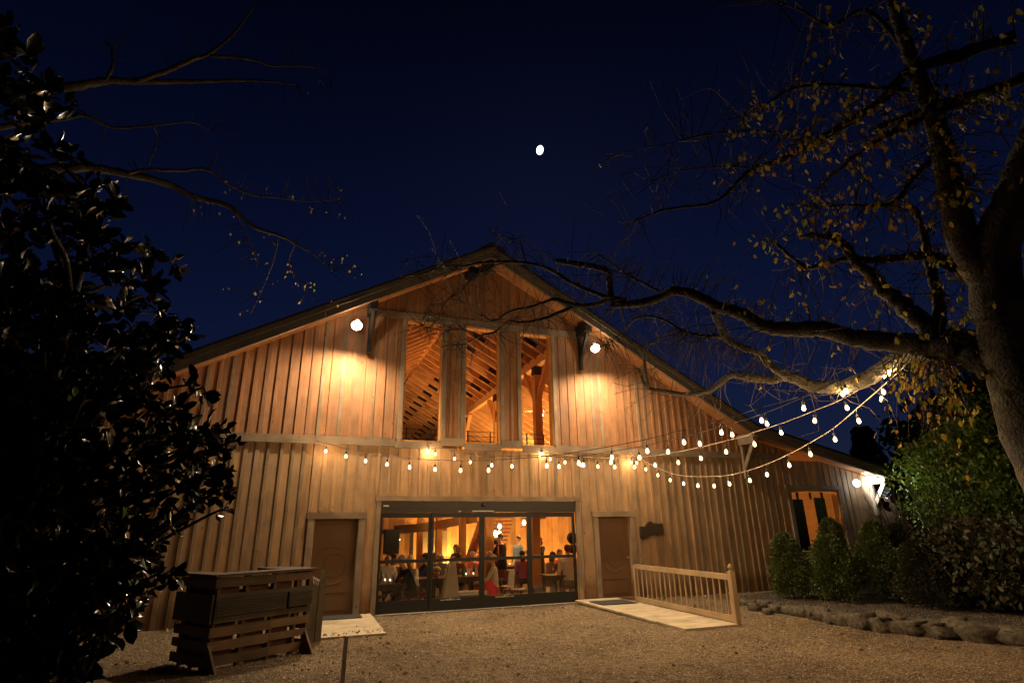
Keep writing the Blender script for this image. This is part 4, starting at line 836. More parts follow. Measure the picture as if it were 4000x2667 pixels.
# --- clipped shrubs
def shrub(loc, h, r, label, mat='leaf_box', n=11000, ls=.045, cone=.55, name='boxwood_shrub', group='clipped shrubs by the barn wall', seedlump=None):
    t = thing(name, label, 'shrub', tuple(loc), group=group)
    m = MB(); 
    for k in range(7):
        a = k * .9; m.tube([(0, 0, 0), (r * .25 * math.cos(a), r * .25 * math.sin(a), h * .35), (r * .5 * math.cos(a), r * .5 * math.sin(a), h * .75)], [.018, .012, .004], 5)
    m.build('stems', 'bark_dark', t)
    u = rng.uniform(0, 1, n) ** .8; z = h * (.03 + .97 * u); prof = np.where(u < .35, .75 + .25 * u / .35, 1 - (u - .35) / .65 * cone) * np.sqrt(np.clip(1 - np.clip((u - .8) / .2, 0, 1) ** 2 * .9, 0, 1))
    a = rng.uniform(0, 6.283, n); lump = 1 + .16 * np.sin(a * 3 + z * 6 + loc[0]) + .14 * np.sin(a * 5 - z * 9 + loc[0] * 3) + .10 * np.sin(a * 11 + z * 17); rr = r * prof * lump * np.where(rng.uniform(0, 1, n) < .08, rng.uniform(1., 1.22, n), rng.uniform(.45, 1.05, n) ** .5)
    P_ = np.stack([rr * np.cos(a), rr * np.sin(a), z], 1) + np.array(loc); Dd = np.stack([np.cos(a), np.sin(a), np.full(n, .6)], 1) + rng.normal(0, .5, (n, 3))
    leaf_cloud('foliage', mat, t, P_, Dd, rng.uniform(.7, 1.4, n) * ls, 'small', .1); return t
shrub((11.55, -1.7, 0), 1.5, .42, 'first clipped green shrub from the left, below the shed window corner')
shrub((12.0, -2.6, 0), 1.45, .50, 'second clipped shrub from the left, broad and low in front of the window', n=10000)
shrub((12.9, -1.9, 0), 1.85, .42, 'slender taller shrub rising between the second and third clipped shrubs')
shrub((12.9, -3.1, 0), 1.75, .44, 'third clipped shrub with a brownish ragged top', mat='leaf_box')
shrub((13.6, -3.2, 0), 1.7, .45, 'darker clipped shrub near the barn corner, right of the ragged one', mat='leaf_drab')
shrub((12.6, -4.3, 0), 1.35, .5, 'dark clipped shrub furthest right behind the boulders', mat='leaf_drab')
# --- leafy shrubbery, twiggy shrubs, lit tree
def bush(loc, h, r, label, mat, n, ls, name, kind='ovate', stems=10, droop=-.3, cat='shrub', zmin=.1, single=0, twig='bark'):
    t = thing(name, label, cat, tuple(loc)); m = MB(); loc = Vector(loc)
    for k in range(stems):
        a = random.uniform(0, 6.28); e = random.uniform(.4, 1); p = [Vector((0, 0, 0)), Vector((math.cos(a) * r * .3 * e, math.sin(a) * r * .3 * e, h * .4)), Vector((math.cos(a) * r * .8 * e, math.sin(a) * r * .8 * e, h * random.uniform(.7, 1)))]
        sp = spline(p, 4); m.tube(sp, [.02 * (1 - .8 * j / 8) * (h / 3 + .3) for j in range(len(sp))], 5, False)
        for q in range(5):
            b = sp[random.randint(3, 7)]; T = b + Vector((random.gauss(0, r * .25), random.gauss(0, r * .25), random.uniform(.1, .4) * h * .4)); m.tube([b, (b + T) / 2 + Vector((0, 0, .05)), T], [.007, .005, .002], 4, False)
    m.build('stems', twig, t)
    if n:
        c = rng.normal(0, 1, (max(6, n // 45), 3)); c /= np.linalg.norm(c, axis=1, keepdims=True); c *= rng.uniform(.35, 1, (len(c), 1)) ** .5
        C_ = c * np.array([r, r, (h - zmin) / 2]) + np.array([loc.x, loc.y, loc.z + (h + zmin) / 2]); k = rng.integers(0, len(C_), n)
        P_ = C_[k] + rng.normal(0, 1, (n, 3)) * np.array([.19, .19, .12]) * max(.6, r) ; P_[:, 2] = np.maximum(P_[:, 2], .06); Dd = rng.normal(0, .6, (n, 3)) + np.array([0, 0, droop * 2]); leaf_cloud('foliage', mat, t, P_, Dd, rng.uniform(.7, 1.3, n) * ls, kind, .15, single=single)
    return t
bush((17.7, -2.3, 0), 4.4, 1.3, 'bright green leafy tree lit by the cold corner lamp', 'leaf_green', 7000, .115, 'leafy_tree', zmin=1.2, cat='tree')
bush((20.2, -2.5, 0), 5.6, 1.9, 'larger green leafy tree behind the lit one at the right edge', 'leaf_green', 8000, .13, 'leafy_tree', zmin=.8, cat='tree')
bush((15.3, -3.9, 0), 1.9, .9, 'dark drooping shrub between the clipped shrubs and the lit tree', 'leaf_drab', 5200, .105, 'drooping_shrub')
bush((13.4, -4.9, 0), 1.7, .9, 'reddish drooping shrub above the middle boulders', 'leaf_drab', 5200, .11, 'drooping_shrub')
bush((13.3, -6.0, 0), 1.8, .9, 'drooping shrub with long pale leaves at the right edge', 'leaf_drab', 5200, .11, 'drooping_shrub')
bush((15.4, -1.9, 0), 2.9, .8, 'bare twiggy shrub beside the barn corner', 'leaf_drab', 60, .06, 'twiggy_shrub', stems=18, zmin=1)
bush((16.6, -2.1, 0), 3.0, .8, 'tall bare twiggy shrub in front of the distant lit gable', 'leaf_drab', 80, .06, 'twiggy_shrub', stems=16, zmin=1)
bush((25, -2, 0), 8, 3.5, 'dark broad tree standing behind the lit green tree', 'leaf_conifer', 7000, .45, 'dark_tree', zmin=2, cat='tree')
bush((29, 3, 0), 7.5, 4., 'dark rounded tree beyond the barn eave', 'leaf_conifer', 7000, .45, 'dark_tree', zmin=1, cat='tree')
bush((32, -5, 0), 9, 4., 'dark tree mass at the far right behind the shrubs', 'leaf_conifer', 7000, .45, 'dark_tree', zmin=1, cat='tree')
def conifer(loc, h, r, label):
    t = thing('fir_tree', label, 'tree', loc, group='dark firs beyond the barn'); MB().tube([(0, 0, 0), (0, 0, h)], [.25, .03], 7).build('trunk', 'bark_dark', t); n = 4500
    u = rng.uniform(.05, 1, n); z = h * u; a = rng.uniform(0, 6.283, n); rr = r * (1 - u) ** .9 * (.65 + .35 * np.sin(z * 5)) * rng.uniform(.3, 1, n) ** .4
    P_ = np.stack([rr * np.cos(a), rr * np.sin(a), z], 1) + np.array(loc); leaf_cloud('crown', 'leaf_conifer', t, P_, np.stack([np.cos(a), np.sin(a), np.full(n, -.4)], 1), rng.uniform(.4, .8, n), 'small')
for px, yy, top, r, lb_ in ((3362, 14, 1668, 2.0, 'narrow dark fir silhouette just beyond the shed roof'), (3545, 12, 1690, 2.6, 'second dark fir silhouette, right of the narrow one'), (3660, 10, 1760, 2.8, 'lowest dark fir silhouette above the bushes')):
    p = onY(px, top, yy); conifer((p.x, yy, 0), p.z, r, lb_)
# --- distant lit gable
fb = thing('distant_shed', 'small distant shed with white eave and cream gable lit by its own lamp', 'shed', (27.5, 6.5, 0), -.35)
MB().box(-1.6, 1.6, 0, 3, 0, 3.04).build('wall', 'siding_low', fb); MB().prism([(-1.6, 3.2), (1.6, 3.2), (0, 3.95)], 0, 3).build('gable', 'cream_paint', fb); MB().beam((-1.9, -.1, 3.12), (2.2, -.1, 3.12), .08, .16).build('fascia', 'white_paint', fb)
MB().hexa([(-1.9, -.3, 3.15), (0, -.3, 4.02), (0, 3, 4.02), (-1.9, 3, 3.15), (-1.9, -.3, 3.25), (0, -.3, 4.12), (0, 3, 4.12), (-1.9, 3, 3.25)]).build('roof', 'metal_roof', fb); MB().hexa([(1.9, -.3, 3.15), (0.004, -.3, 4.02), (0.004, 3, 4.02), (1.9, 3, 3.15), (1.9, -.3, 3.25), (.004, -.3, 4.12), (.004, 3, 4.12), (1.9, 3, 3.25)]).build('roof', 'metal_roof', fb)
MB().ball((-1.0, -.5, 2.9), .04, .04, .04).build('lamp', 'cool_glow', fb); lamp('shed_light', (-1., -.75, 2.8), 9, (.85, .93, 1.), .06, fb)
# ------------------------------------------------------------------ fallen leaves, small plants
n = 620; px_ = rng.uniform(-3, 10, n); py_ = -rng.uniform(.1, 1, n) * 7.5
px_[:150] = rng.normal(.9, 1.1, 150); py_[:150] = -rng.uniform(2.4, 6.5, 150); px_[150:190] = rng.uniform(.45, 1.6, 40); py_[150:190] = rng.normal(-2.3, .15, 40); px_[190:310] = rng.uniform(-2.5, 12, 120); py_[190:310] = -np.abs(rng.normal(.12, .12, 120)) - .06
leaf_cloud('fallen_leaves', 'litter', None, np.stack([px_, py_, np.where((px_ > .4) & (px_ < 1.65) & (py_ > -2.45), .06, .02)], 1), np.stack([rng.normal(0, 1, n), rng.normal(0, 1, n), rng.normal(0, .15, n)], 1), rng.uniform(.03, .07, n), 'ovate', .3)
for k in range(5):
    x = [8.3, 8.8, 7.9, 8.05, 9.6][k]; y = [-.4, -.3, -1.8, -2.4, -3.3][k]; t = thing('weed', ['small green weed against the siding behind the handrail', 'second green weed against the siding, further right', 'weed poking up behind the middle balusters', 'weed behind the lower balusters', 'low weed at the foot of the boulders'][k], 'weed', (x, y, 0))
    leaf_cloud('blades', 'leaf_green', t, np.array([(x, y, .01)] * 14), rng.normal(0, .6, (14, 3)) + np.array([0, 0, .9]), rng.uniform(.07, .14, 14), 'ovate', .2)
# ------------------------------------------------------------------ interior furniture and people
F0 = IN_F
def table(x0, x1, y0, y1, label, h=.76):
    t = thing('banquet_table', label, 'table', ((x0 + x1) / 2, (y0 + y1) / 2, F0)); w, d = (x1 - x0) / 2, (y1 - y0) / 2
    MB().box(-w, w, -d, d, h - .04, h).build('tabletop', 'table_wood', t); MB().box(-w + .06, w - .06, -d + .06, d - .06, h - .13, h - .042).build('apron', 'table_wood', t)
    for sx in (-1, 1):
        for sy in (-1, 1): MB().box(sx * (w - .08) - .035, sx * (w - .08) + .035, sy * (d - .08) - .035, sy * (d - .08) + .035, 0, h - .042).build('leg', 'table_wood', t)
    return t
def chair(x, y, rz, label, grp='dark red folding chairs in the hall'):
    t = thing('folding_chair', label, 'chair', (x, y, F0), rz, grp)
    MB().box(-.2, .2, -.2, .2, .43, .46).build('seat', 'chair_wood', t); 
    for s in (-1, 1):
        MB().beam((s * .21, -.25, 0), (s * .21, .2, .88), .025, .045, (0, 1, 0)).build('leg', 'chair_wood', t); MB().beam((s * .19, .28, 0), (s * .19, -.15, .45), .025, .04, (0, 1, 0)).build('leg', 'chair_wood', t)
    MB().box(-.2, .2, .15, .175, .66, .86).build('backrest', 'chair_wood', t); return t
HM = {}
def person(x, y, rz, pose, label, top='cloth_black', low='cloth_black', hair='hair_dark', skin='skin', h=1.72, z=F0, lean=0., arms='down', long_hair=False, skirt=None, bald=False, tie=None, raise_hand=False, turn=0.):
    t = thing('person', label, 'person', (x, y, z), rz, 'wedding guests in the hall')
    k = h / 1.75; sit = pose == 'sit'; dz = -.40 if sit else 0
    V = []; E = []; R = []; REG = []
    def add(p, r, parent=None, reg='top'):
        V.append(Vector(p)); R.append(r if hasattr(r, '__len__') else (r, r)); REG.append(reg)
        if parent is not None: E.append((parent, len(V) - 1))
        return len(V) - 1
    def up(p):                     # lean the upper body about the pelvis
        p = Vector(p); piv = Vector((0, 0, .95)); q = p - piv; q = Matrix.Rotation(lean, 3, 'X') @ q; return q + piv + Vector((0, 0, dz))
    pel = add((0, 0, .95 + dz), (.155, .115), None, 'low'); sp = add(up((0, 0, 1.14)), (.135, .10), pel); ch = add(up((0, .0, 1.33)), (.16, .11), sp); nb_ = add(up((0, .0, 1.45)), (.08, .07), ch); nk = add(up((0, -.01, 1.52)), .052, nb_, 'skin')
    hl = add(up((0, -.03, 1.585)), (.06, .07), nk, 'skin'); hd = add(up((0, -.015, 1.655)), (.076, .092), hl, 'skin'); ht = add(up((0, -.005, 1.72)), (.06, .07), hd, 'skin')
    for s in (-1, 1):
        sh = add(up((s * .175, 0, 1.41)), .062, ch)
        if arms == 'fwd': el, wr, ha = (s * .23, -.16, 1.17), (s * .15, -.42, 1.14), (s * .14, -.50, 1.13)
        elif arms == 'reach' : el, wr, ha = (s * .2, -.3, 1.2), (s * .14, -.58, 1.16), (s * .14, -.66, 1.15)
        elif arms == 'face' and s == 1: el, wr, ha = (s * .22, -.2, 1.2), (s * .06, -.2, 1.45), (s * .03, -.18, 1.53)
        else: el, wr, ha = (s * .235, .02, 1.14), (s * .25, -.06, .90), (s * .25, -.09, .82)
        if raise_hand and s == 1: el, wr, ha = (.3, -.2, 1.35), (.33, -.26, 1.6), (.33, -.27, 1.68)
        e = add(up(el), .046, sh); w = add(up(wr), .03, e); a = add(up(ha), (.034, .018), w, 'skin'); hv = (Vector(ha) - Vector(wr)).normalized(); sd = hv.cross(Vector((0, 1, .2))).normalized()
        for fi, fl in enumerate((.062, .078, .074, .055)):
            f1 = add(up(Vector(ha) + sd * (fi - 1.5) * .019 + hv * fl * .55), .009, a, 'skin'); add(up(Vector(ha) + sd * (fi - 1.5) * .021 + hv * fl + Vector((0, .01, -.012))), .008, f1, 'skin')
        f1 = add(up(Vector(ha) - sd * .04 - hv * .01), .01, a, 'skin'); add(up(Vector(ha) - sd * .052 + hv * .03), .009, f1, 'skin')
        hp = add((s * .09, -.0, .90 + dz), .10, pel, 'low')
        if sit: kn = add((s * .11, -.43, .56), .068, hp, 'low'); ak = add((s * .11, -.40, .11), .042, kn, 'low')
        else: kn = add((s * .10, -.02, .50), .066, hp, 'low'); ak = add((s * .10, .02, .10), .043, kn, 'low')
        to = add(V[ak] + Vector((0, -.15, -.06)), .036, ak, 'shoe')
    me = bpy.data.meshes.new('tmp'); me.from_pydata([tuple(v * k) for v in V], E, []); ob = bpy.data.objects.new('tmp', me); COL.objects.link(ob)
    md = ob.modifiers.new('s', 'SKIN'); md.use_smooth_shade = True; 
    for i, sv in enumerate(me.skin_vertices[0].data): sv.radius = (R[i][0] * k, R[i][1] * k); sv.use_root = (i == 0)
    sb = ob.modifiers.new('b', 'SUBSURF'); sb.levels = 1; sb.render_levels = 1
    dg = bpy.context.evaluated_depsgraph_get(); m2 = bpy.data.meshes.new_from_object(ob.evaluated_get(dg)); bpy.data.objects.remove(ob)
    m2.name = 'person_body'; names = [skin, top, low, 'cloth_black']; m2.materials.clear()
    for q in names: m2.materials.append(MATS[q])
    idx = {'skin': 0, 'top': 1, 'low': 2, 'shoe': 3}; segs = [(V[a] * k, V[b] * k, idx[REG[b]]) for a, b in E]
    A_ = np.array([s[0] for s in segs]); B_ = np.array([s[1] for s in segs]); I2 = np.array([s[2] for s in segs]); C_ = np.empty(len(m2.polygons) * 3); m2.polygons.foreach_get('center', C_); C_ = C_.reshape(-1, 3)
    AB = B_ - A_; tt = np.clip(((C_[:, None] - A_[None]) * AB[None]).sum(2) / (AB ** 2).sum(1)[None], 0, 1); dd = np.linalg.norm(C_[:, None] - (A_[None] + tt[..., None] * AB[None]), axis=2); m2.polygons.foreach_set('material_index', I2[dd.argmin(1)].astype(np.int32)); m2.polygons.foreach_set('use_smooth', [True] * len(m2.polygons))
    b = link('body', m2, t); H = V[hd] * k; rot = Matrix.Rotation(lean, 3, 'X')
    def hp_(p): return H + rot @ (Vector(p) * k)
    ft = MB(); 
    for s in (-1, 1): c = hp_((s * .03, -.088, .0)); ft.ball(c, .011 * k, .008 * k, .007 * k, 6, 4)
    c = hp_((0, -.095, -.055)); ft.ball(c, .022 * k, .008 * k, .005 * k, 6, 4); ft.build('eyes_and_mouth', 'eye', t)
    nf = MB(); c = hp_((0, -.10, -.022)); nf.ball(c, .011 * k, .016 * k, .02 * k, 6, 4)
    for s in (-1, 1): c = hp_((s * .078, 0, -.015)); nf.ball(c, .01 * k, .02 * k, .028 * k, 6, 4)
    nf.build('nose_and_ears', skin, t, smooth=True)
    hr = MB(); c = hp_((0, .032 if not bald else .045, .018 if not bald else -.02)); hr.ball(c, .092 * k, .10 * k, (.092 if not bald else .055) * k, 12, 8)
    if long_hair: c = hp_((0, .07, -.09)); hr.ball(c, .09 * k, .055 * k, .15 * k, 10, 6)
    if long_hair == 'bun': c = hp_((0, .12, .02)); hr.ball(c, .05 * k, .05 * k, .05 * k, 8, 6)
    hr.build('hair', hair, t, smooth=True)
    if tie: p0 = up((0, -.095, 1.43)) * k; p1 = up((0, -.125, 1.12)) * k; MB().beam(p0, p1, .055, .012, (0, 1, 0)).build('tie', tie, t)
    if skirt:
        if sit: MB().lathe((0, -.16 * k, 0), [(.20, .04), (.21, .3), (.22, .5), (.2, .62), (.14, .72)], 14).build('skirt', skirt, t, smooth=True)
        else: MB().lathe((0, 0, 0), [(.30, .06), (.24, .5), (.17, .95), (.13, 1.1)], 14).build('skirt', skirt, t, smooth=True)
    return t
def px_at(px, y): return onY(px, 2150, y).x
LEFT, RIGHT, AWAY, FACE = -math.pi / 2, math.pi / 2, math.pi, 0.
table(px_at(1440, .9), px_at(1577, 1.2) + .0, .62, 1.4, 'dark wood banquet table nearest the left glass door'); table(px_at(1635, 2.), px_at(1868, 2.), 1.75, 2.6, 'long dark wood banquet table behind the middle glass doors')
table(px_at(2128, 1.2), px_at(2190, 1.2), .95, 1.6, 'small table with a pale cloth behind the right glass door'); table(px_at(1975, 3.6), px_at(2062, 3.6), 3.3, 4.1, 'table laid with glasses behind the dark red chair'); table(px_at(1500, 3.8), px_at(1700, 3.8), 3.5, 4.2, 'banquet table further back on the left'); table(px_at(1830, 5.6), px_at(2080, 5.6), 5.3, 6.1, 'buffet table against the back of the hall')
P1 = person(px_at(1622, .95), 1.0, LEFT + .25, 'sit', 'white haired man in black suit leaning over the nearest left table', hair='hair_grey', lean=.45, arms='reach', h=1.85)
person(px_at(1518, 2.3), 2.3, FACE, 'sit', 'balding man in white shirt facing out at the left table', top='cloth_white', hair='hair_grey', bald=True, h=1.75)
person(px_at(1546, 2.8), 2.8, .5, 'sit', 'woman in brown raising her hand at the left table', top='cloth_brown', hair='hair_brown', raise_hand=True)
person(px_at(1632, 1.75), 1.9, LEFT + .5, 'sit', 'guest in cream sweater seated beside the man in black suit', top='cloth_white', hair='hair_blond', lean=.3, arms='fwd')
person(px_at(1662, 2.9), 2.95, LEFT, 'sit', 'guest in blue shirt seated left of the middle mullion', top='cloth_navy', hair='hair_dark', arms='fwd')
person(px_at(1700, 3.2), 3.2, FACE, 'sit', 'dark haired woman facing out at the long middle table', top='cloth_brown', hair='hair_brown', long_hair=True)
person(px_at(1727, 3.0), 3.1, AWAY, 'sit', 'balding man in dark jacket with his back turned at the middle table', top='cloth_grey', hair='hair_grey', bald=True)
person(px_at(1779, 4.6), 4.6, LEFT, 'stand', 'woman standing in profile with brown hair in a bun before the glowing wall', top='cloth_black', hair='hair_brown', long_hair='bun', h=1.5, skirt='cloth_black')
person(px_at(1792, 2.9), 2.95, AWAY, 'sit', 'dark haired man with his back turned in front of the standing woman', top='cloth_brown', hair='hair_brown')
person(px_at(1850, 3.2), 3.3, FACE, 'sit', 'guest in pink beside the green bottles', top='cloth_pink', hair='hair_grey', arms='fwd')
person(px_at(1964, 3.9), 3.9, LEFT + .3, 'stand', 'tall man in black suit with pink tie, standing with head bowed', hair='hair_dark', tie='cloth_pink', arms='fwd', lean=.15, h=1.80, top='cloth_black')
person(px_at(1942, 4.7), 4.7, RIGHT, 'stand', 'person half hidden behind the man in the black suit', top='cloth_brown', hair='hair_dark', h=1.62, arms='face')
person(px_at(2024, 5.4), 5.4, LEFT + .4, 'stand', 'man in light blue shirt standing by the back wall', top='cloth_blue', low='cloth_grey', hair='hair_dark', h=1.70)
person(px_at(1934, 1.25), 1.2, LEFT - .5, 'sit', 'blond woman in white shawl and red skirt behind the third glass door', top='cloth_white', hair='hair_blond', skirt='cloth_red', arms='fwd', lean=.12, low='cloth_red', h=1.68)
person(px_at(1914, 3.0), 3.0, RIGHT, 'sit', 'grey haired guest left of the blond woman', top='cloth_brown', hair='hair_grey')
person(px_at(2039, 3.1), 3.1, AWAY, 'sit', 'dark haired woman in purple with her back turned', top='cloth_purple', hair='hair_dark', long_hair=True)
person(px_at(2060, 4.3), 4.3, FACE, 'sit', 'guest with grey hair half hidden by the third mullion', top='cloth_pink', hair='hair_grey')
person(px_at(2109, 5.0), 5.0, LEFT + .6, 'stand', 'woman in black standing behind the right wooden post', top='cloth_black', hair='hair_dark', long_hair=True, h=1.66, arms='face')
person(px_at(2146, 1.9), 2.0, RIGHT + .4, 'sit', 'dark haired woman in brown dress leaning on the small table', top='cloth_brown', hair='hair_dark', long_hair=True, lean=.3, arms='fwd', low='cloth_brown')
person(px_at(2186, 3.0), 3.0, FACE, 'sit', 'auburn haired woman facing out at the right', top='cloth_pink', hair='hair_brown', long_hair=True, arms='fwd')
person(px_at(2222, .95), 1.0, AWAY - .4, 'sit', 'broad man in white shirt seen from behind in the right glass door', top='cloth_white', hair='hair_brown', low='cloth_grey', h=1.95, lean=.12)
chair(px_at(2008, 1.3), 1.3, .6, 'dark red folding chair with a jacket over it, beside the blond woman'); chair(px_at(2222, .85), 1.0, -.4, 'dark red folding chair under the man in the white shirt'); chair(px_at(1600, 1.0), 1.0, 1.3, 'dark red folding chair under the man in black suit'); chair(px_at(1645, 1.9), 1.9, 1.2, 'dark red folding chair under the guest in cream sweater'); chair(px_at(1985, 2.2), 2.2, 2.2, 'dark red folding chair at the laid table')
jk = MB(); X0 = px_at(2003, 1.2); jk.beam((X0 - .06, 1.12, F0 + .92), (X0 - .14, 1.02, F0 + .52), .16, .03, (0, 1, 0)); jk.build('jacket', 'cloth_white', label='pale jacket hung over the back of the dark red chair', category='jacket')
# veil draped chair, bench, flowers, bottles, glasses
vx = px_at(1768, .8); vp = thing('draped_gown', 'sheer cream veil hanging to the floor in front of the middle table', 'veil', (vx, .85, F0))
pr = []; m = MB(); n = 22; zs_ = [(.0, .26), (.2, .25), (.5, .21), (.8, .16), (1.1, .10), (1.32, .05)]; i0 = 0
for z, r in zs_:
    for j in range(n):
        a = 2 * math.pi * j / n; q = r * (1 + .12 * math.sin(a * 7)); m.v.append((q * math.cos(a) - .05 * (1 - z), q * .5 * math.sin(a), z))
for i in range(len(zs_) - 1):
    for j in range(n): a = i * n + j; b = i * n + (j + 1) % n; m.f.append((a, b, b + n, a + n)); m.m.append(0)
m.build('cloth', 'veil', vp, smooth=True); MB().box(-.02, .02, -.02, .02, 0, 1.36).box(-.16, .16, -.015, .015, 1.28, 1.31).build('stand', 'table_wood', vp)
bn = thing('bench', 'low bench with a pale cushion behind the middle glass doors', 'bench', (px_at(1820, .9), .95, F0)); MB().box(-.52, .52, -.15, .15, .42, .50).build('cushion', 'cloth_white', bn); MB().box(-.5, .5, -.13, .13, .37, .415).build('seat', 'table_wood', bn)
for s in (-1, 1):
    for q in (-1, 1): MB().box(s * .45 - .02, s * .45 + .02, q * .1 - .02, q * .1 + .02, 0, .37).build('leg', 'table_wood', bn)
fl = thing('flower_bowl', 'round bowl of cream flowers on the long middle table', 'flowers', (px_at(1708, 1.85), 1.9, F0 + .76)); MB().lathe((0, 0, 0), [(.06, 0), (.09, .05), (.10, .11), (.08, .13)], 12).build('bowl', 'terracotta', fl)
fm = MB()
for i in range(26):
    a = random.uniform(0, 6.28); e = random.uniform(0, 1.4); fm.ball((.10 * math.cos(a) * math.cos(e), .10 * math.sin(a) * math.cos(e), .17 + .08 * math.sin(e)), .035, .035, .03, 6, 4)
fm.build('flowers', 'flower_white', fl)
for i, (px, y, lab) in enumerate(((1812, 2.0, 'green bottle on the long middle table, left of its pair'), (1852, 2.3, 'green bottle at the right end of the long middle table'))):
    t = thing('bottle', lab, 'bottle', (px_at(px, y), y, F0 + .76)); MB().lathe((0, 0, 0), [(.038, 0), (.038, .17), (.014, .23), (.014, .30)], 10).build('glass_body', 'bottle_glass', t, smooth=True)
gls = thing('wine_glass', 'wine glass on the tables with candle glints', 'glass', (px_at(1800, 2.1), 2.1, F0 + .76), group='wine glasses'); gb_ = MB().lathe((0, 0, 0), [(.03, 0), (.004, .005), (.004, .08), (.03, .11), (.034, .15), (.028, .18)], 8).build('bowl_and_stem', 'glassware', gls, smooth=True)
spots_g = [(1832, 2.0, 'wine glass beside the left green bottle'), (1842, 2.2, 'wine glass between the two green bottles'), (1862, 1.9, 'wine glass at the right end of the middle table'), (1780, 2.2, 'wine glass left of the green bottles'), (1740, 2.3, 'wine glass right of the flower bowl'), (2012, 3.5, 'large wine glass above the dark red chair'), (2046, 3.5, 'wine glass right of the large one on the laid table'), (2030, 3.8, 'wine glass at the back of the laid table'), (2158, 1.2, 'glass on the small cloth covered table'), (1500, 1., 'wine glass at the edge of the nearest left table'), (1535, 1.2, 'wine glass before the man in black suit'), (1515, 1.3, 'wine glass between the others on the left table')]
gls['label'] = 'wine glass left of all the others by the standing veil'
for px, y, lab in spots_g: c = copy_tree(gls); c.location = (px_at(px, y), y, F0 + .76); c['label'] = lab
cn = thing('candle', 'small candle burning on the long middle table', 'candle', (px_at(1822, 1.9), 1.9, F0 + .76), group='table candles'); MB().lathe((0, 0, 0), [(.025, 0), (.028, .05)], 8).build('cup', 'glassware', cn); MB().ball((0, 0, .07), .012, .012, .02, 6, 4).build('flame', 'spark', cn)
for px, y, h_, lab in [(1850, 1.95, .76, 'candle at the right end of the middle table'), (1510, 1.1, .76, 'candle on the nearest left table'), (1530, .95, .76, 'second candle on the nearest left table'), (2020, 3.45, .76, 'candle on the laid table behind the chair'), (1990, 5.5, .76, 'candle on the buffet by the man in blue'), (1870, 5.4, .76, 'candle on the buffet near the stairs'), (1900, 5.4, .76, 'candle on the buffet behind the blond woman')]:
    c = copy_tree(cn); c.location = (px_at(px, y), y, F0 + h_); c['label'] = lab
# speaker, lanterns, star, wall uplights, exit light, topiary, ceiling fan
sp_ = thing('loudspeaker', 'black loudspeaker on a pole behind the left glass door', 'speaker', (px_at(1527, 5.2), 5.2, F0)); MB().box(-.22, .22, -.18, .18, 1.25, 1.95).build('cabinet', 'black_plastic', sp_); MB().tube([(0, 0, .1), (0, 0, 1.25)], .02, 8).build('pole', 'black_plastic', sp_)
for k in range(3): a = k * 2.1; MB().tube([(0, 0, .5), (.4 * math.cos(a), .4 * math.sin(a), 0)], .012, 6).build('leg', 'black_plastic', sp_)
def lantern(px, py, y, label, pw=14):
    p = onY(px, py, y); t = thing('lantern', label, 'lantern', tuple(p), group='hanging glass lanterns in the hall'); MB().tube([(0, 0, .12), (0, 0, .6)], .006, 5).build('hanger', 'dark_steel', t)
    f = MB(); 
    for sx in (-1, 1):
        for sy in (-1, 1): f.box(sx * .07 - .006, sx * .07 + .006, sy * .07 - .006, sy * .07 + .006, -.14, .10)
    f.box(-.08, .08, -.08, .08, .10, .115).box(-.08, .08, -.08, .08, -.15, -.14).build('cage', 'dark_steel', t); MB().ball((0, 0, -.02), .055, .055, .07, 10, 6).build('bulb', 'lantern_glow', t, smooth=True)
    lamp('lantern_light', (0, -.13, -.05), pw, (1, .60, .25), .05, t)
lantern(1951, 2052, 3.6, 'left hanging lantern above the man in the black suit'); lantern(2047, 2038, 3.4, 'middle hanging lantern beside the third mullion', 18); lantern(2099, 2040, 5.0, 'right hanging lantern behind the wooden post')
p = onY(1943, 2082, 5.2); stt = thing('star_lantern', 'glowing many pointed paper star behind the wooden post', 'star lamp', tuple(p)); sm = MB()
for i in range(22):
    d = Vector((random.gauss(0, 1), random.gauss(0, 1), random.gauss(0, 1))).normalized(); sm.tube([d * .04, d * .15], [.035, .002], 4)
sm.build('points', 'lantern_glow', stt)
def uplight(px, y, pw, label, zz=.15, py=2150):
    p = onY(px, py, y); t = thing('uplight', label, 'uplight', (p.x, y, F0), group='wall uplights in the hall'); MB().lathe((0, 0, 0), [(.08, 0), (.08, .1), (.06, .12)], 10).build('can', 'black_plastic', t); lamp('uplight_beam', (0, 0, .22), pw, (1., .52, .12), .08, t, spot=130, aim=(0, .45, 1), blend=.8)
uplight(1772, 8.45, 900, 'uplight washing the yellow wall behind the standing woman'); uplight(1742, 8.1, 600, 'second uplight washing the yellow wall, left of the standing woman'); uplight(1600, 8.2, 100, 'uplight by the inner glazed door'); uplight(1990, 8.4, 70, 'uplight behind the man in the black suit'); uplight(2066, 8.4, 200, 'uplight beside the third mullion'); uplight(2160, 8.2, 110, 'uplight on the right hall wall'); uplight(2240, 8.2, 120, 'uplight at the far right of the hall wall')
p = onY(1693, 2057, 6.4); MB().box(-.06, -.01, -.02, 0, -.03, .03).box(.015, .065, -.02, 0, -.03, .03).build('exit_light', 'led_red', loc=tuple(p), label='pair of small red lights beside the inner wooden post', category='exit light')
p = onY(2236, 2100, 2.4); tp = thing('topiary', 'dark round topiary of stacked balls at the right edge of the glass doors', 'plant', (p.x, 2.4, F0)); MB().ball((0, 0, p.z - F0), .17, .17, .17, 12, 8).build('upper_ball', 'cloth_black', tp); MB().ball((0, 0, p.z - F0 - .30), .15, .15, .13, 12, 8).build('lower_ball', 'cloth_black', tp); MB().tube([(0, 0, 0), (0, 0, p.z - F0)], .015, 6).build('stem', 'bark_dark', tp)
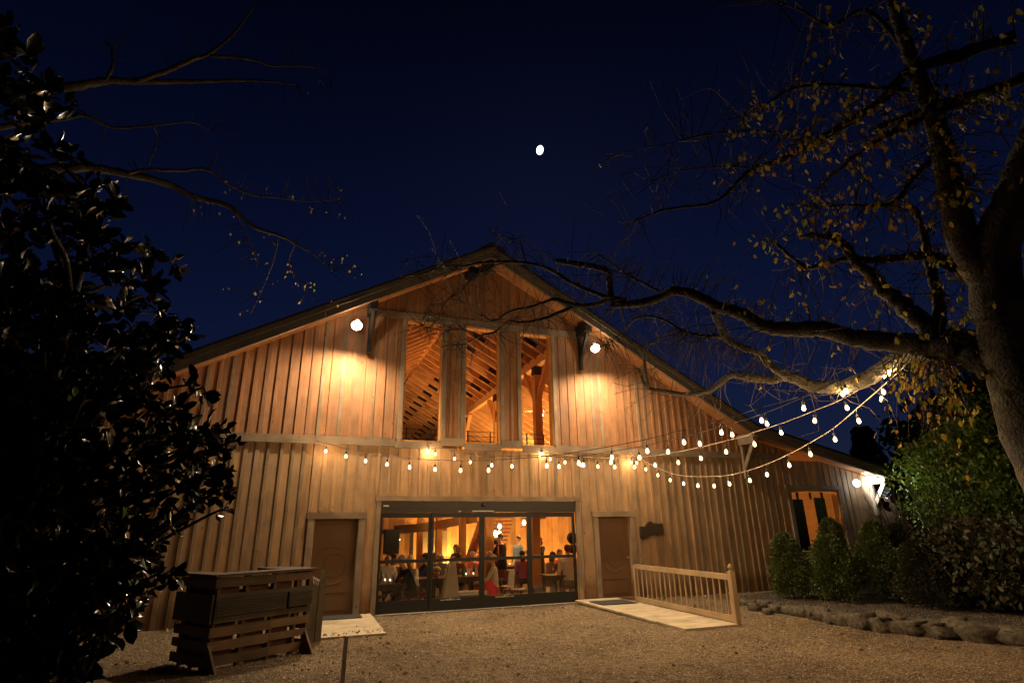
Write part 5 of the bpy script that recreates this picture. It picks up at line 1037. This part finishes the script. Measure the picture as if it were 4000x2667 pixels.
p = onY(1558, 2106, 6.5); MB().ball((0, 0, 0), .035, .03, .04, 8, 6).build('cool_bulb', 'cool_small', loc=tuple(p), label='small cool white bulb beside the loudspeaker', category='bulb')
p = onY(2108, 1605, 5.2); fan = thing('ceiling_fan', 'dark ceiling fan with small lamps seen through the right tall window', 'ceiling fan', tuple(p)); MB().tube([(0, 0, 0), (0, 0, .45)], .015, 6).build('downrod', 'dark_steel', fan); MB().lathe((0, 0, -.08), [(.05, 0), (.1, .03), (.1, .1), (.04, .14)], 12).build('motor', 'dark_steel', fan)
for k in range(5): a = k * 1.2566 + .3; MB().beam((.1 * math.cos(a), .1 * math.sin(a), 0), (.6 * math.cos(a), .6 * math.sin(a), .0), .12, .012).build('blade', 'dark_steel', fan)
for k in range(3): a = k * 2.1; MB().ball((.1 * math.cos(a), .1 * math.sin(a), -.14), .04, .04, .045, 8, 6).build('fan_bulb', 'cool_small', fan)
def high_lamp(x, y, z, pw, label):
    t = thing('loft_lamp', label, 'lamp', (x, y, z), group='lamps lighting the roof timbers'); MB().lathe((0, 0, -.12), [(.09, 0), (.10, .06), (.05, .09), (.03, .1)], 12).build('shade', 'dark_steel', t); lamp('loft_light', (0, 0, .1), pw, (1, .55, .17), .1, t)
high_lamp(9.3, 4.6, 3.9, 1300, 'lamp on the right loft side throwing light up the rafters'); high_lamp(9.6, 9.5, 3.9, 1300, 'second loft lamp, deeper in the hall'); high_lamp(3.0, 8.5, 3.7, 600, 'loft lamp in the middle of the hall'); high_lamp(1.4, 2.5, 3.3, 130, 'loft lamp near the left tall window')
# lights low in the hall
for x, y, pw in ((3.4, 3.6, 60), (6.4, 4.6, 80), (8.6, 3.8, 60)):
    t = thing('pendant_lamp', 'pendant lamp above the tables, hidden by the door header, number %s from the left' % {3.4: 'one', 6.4: 'two', 8.6: 'three'}[x], 'pendant', (x, y, 2.45), group='pendants over the tables'); MB().lathe((0, 0, 0), [(.14, 0), (.10, .07), (.03, .12), (.01, .5)], 12).build('shade', 'dark_steel', t); lamp('pendant_light', (0, 0, -.06), pw, (1, .58, .22), .08, t)
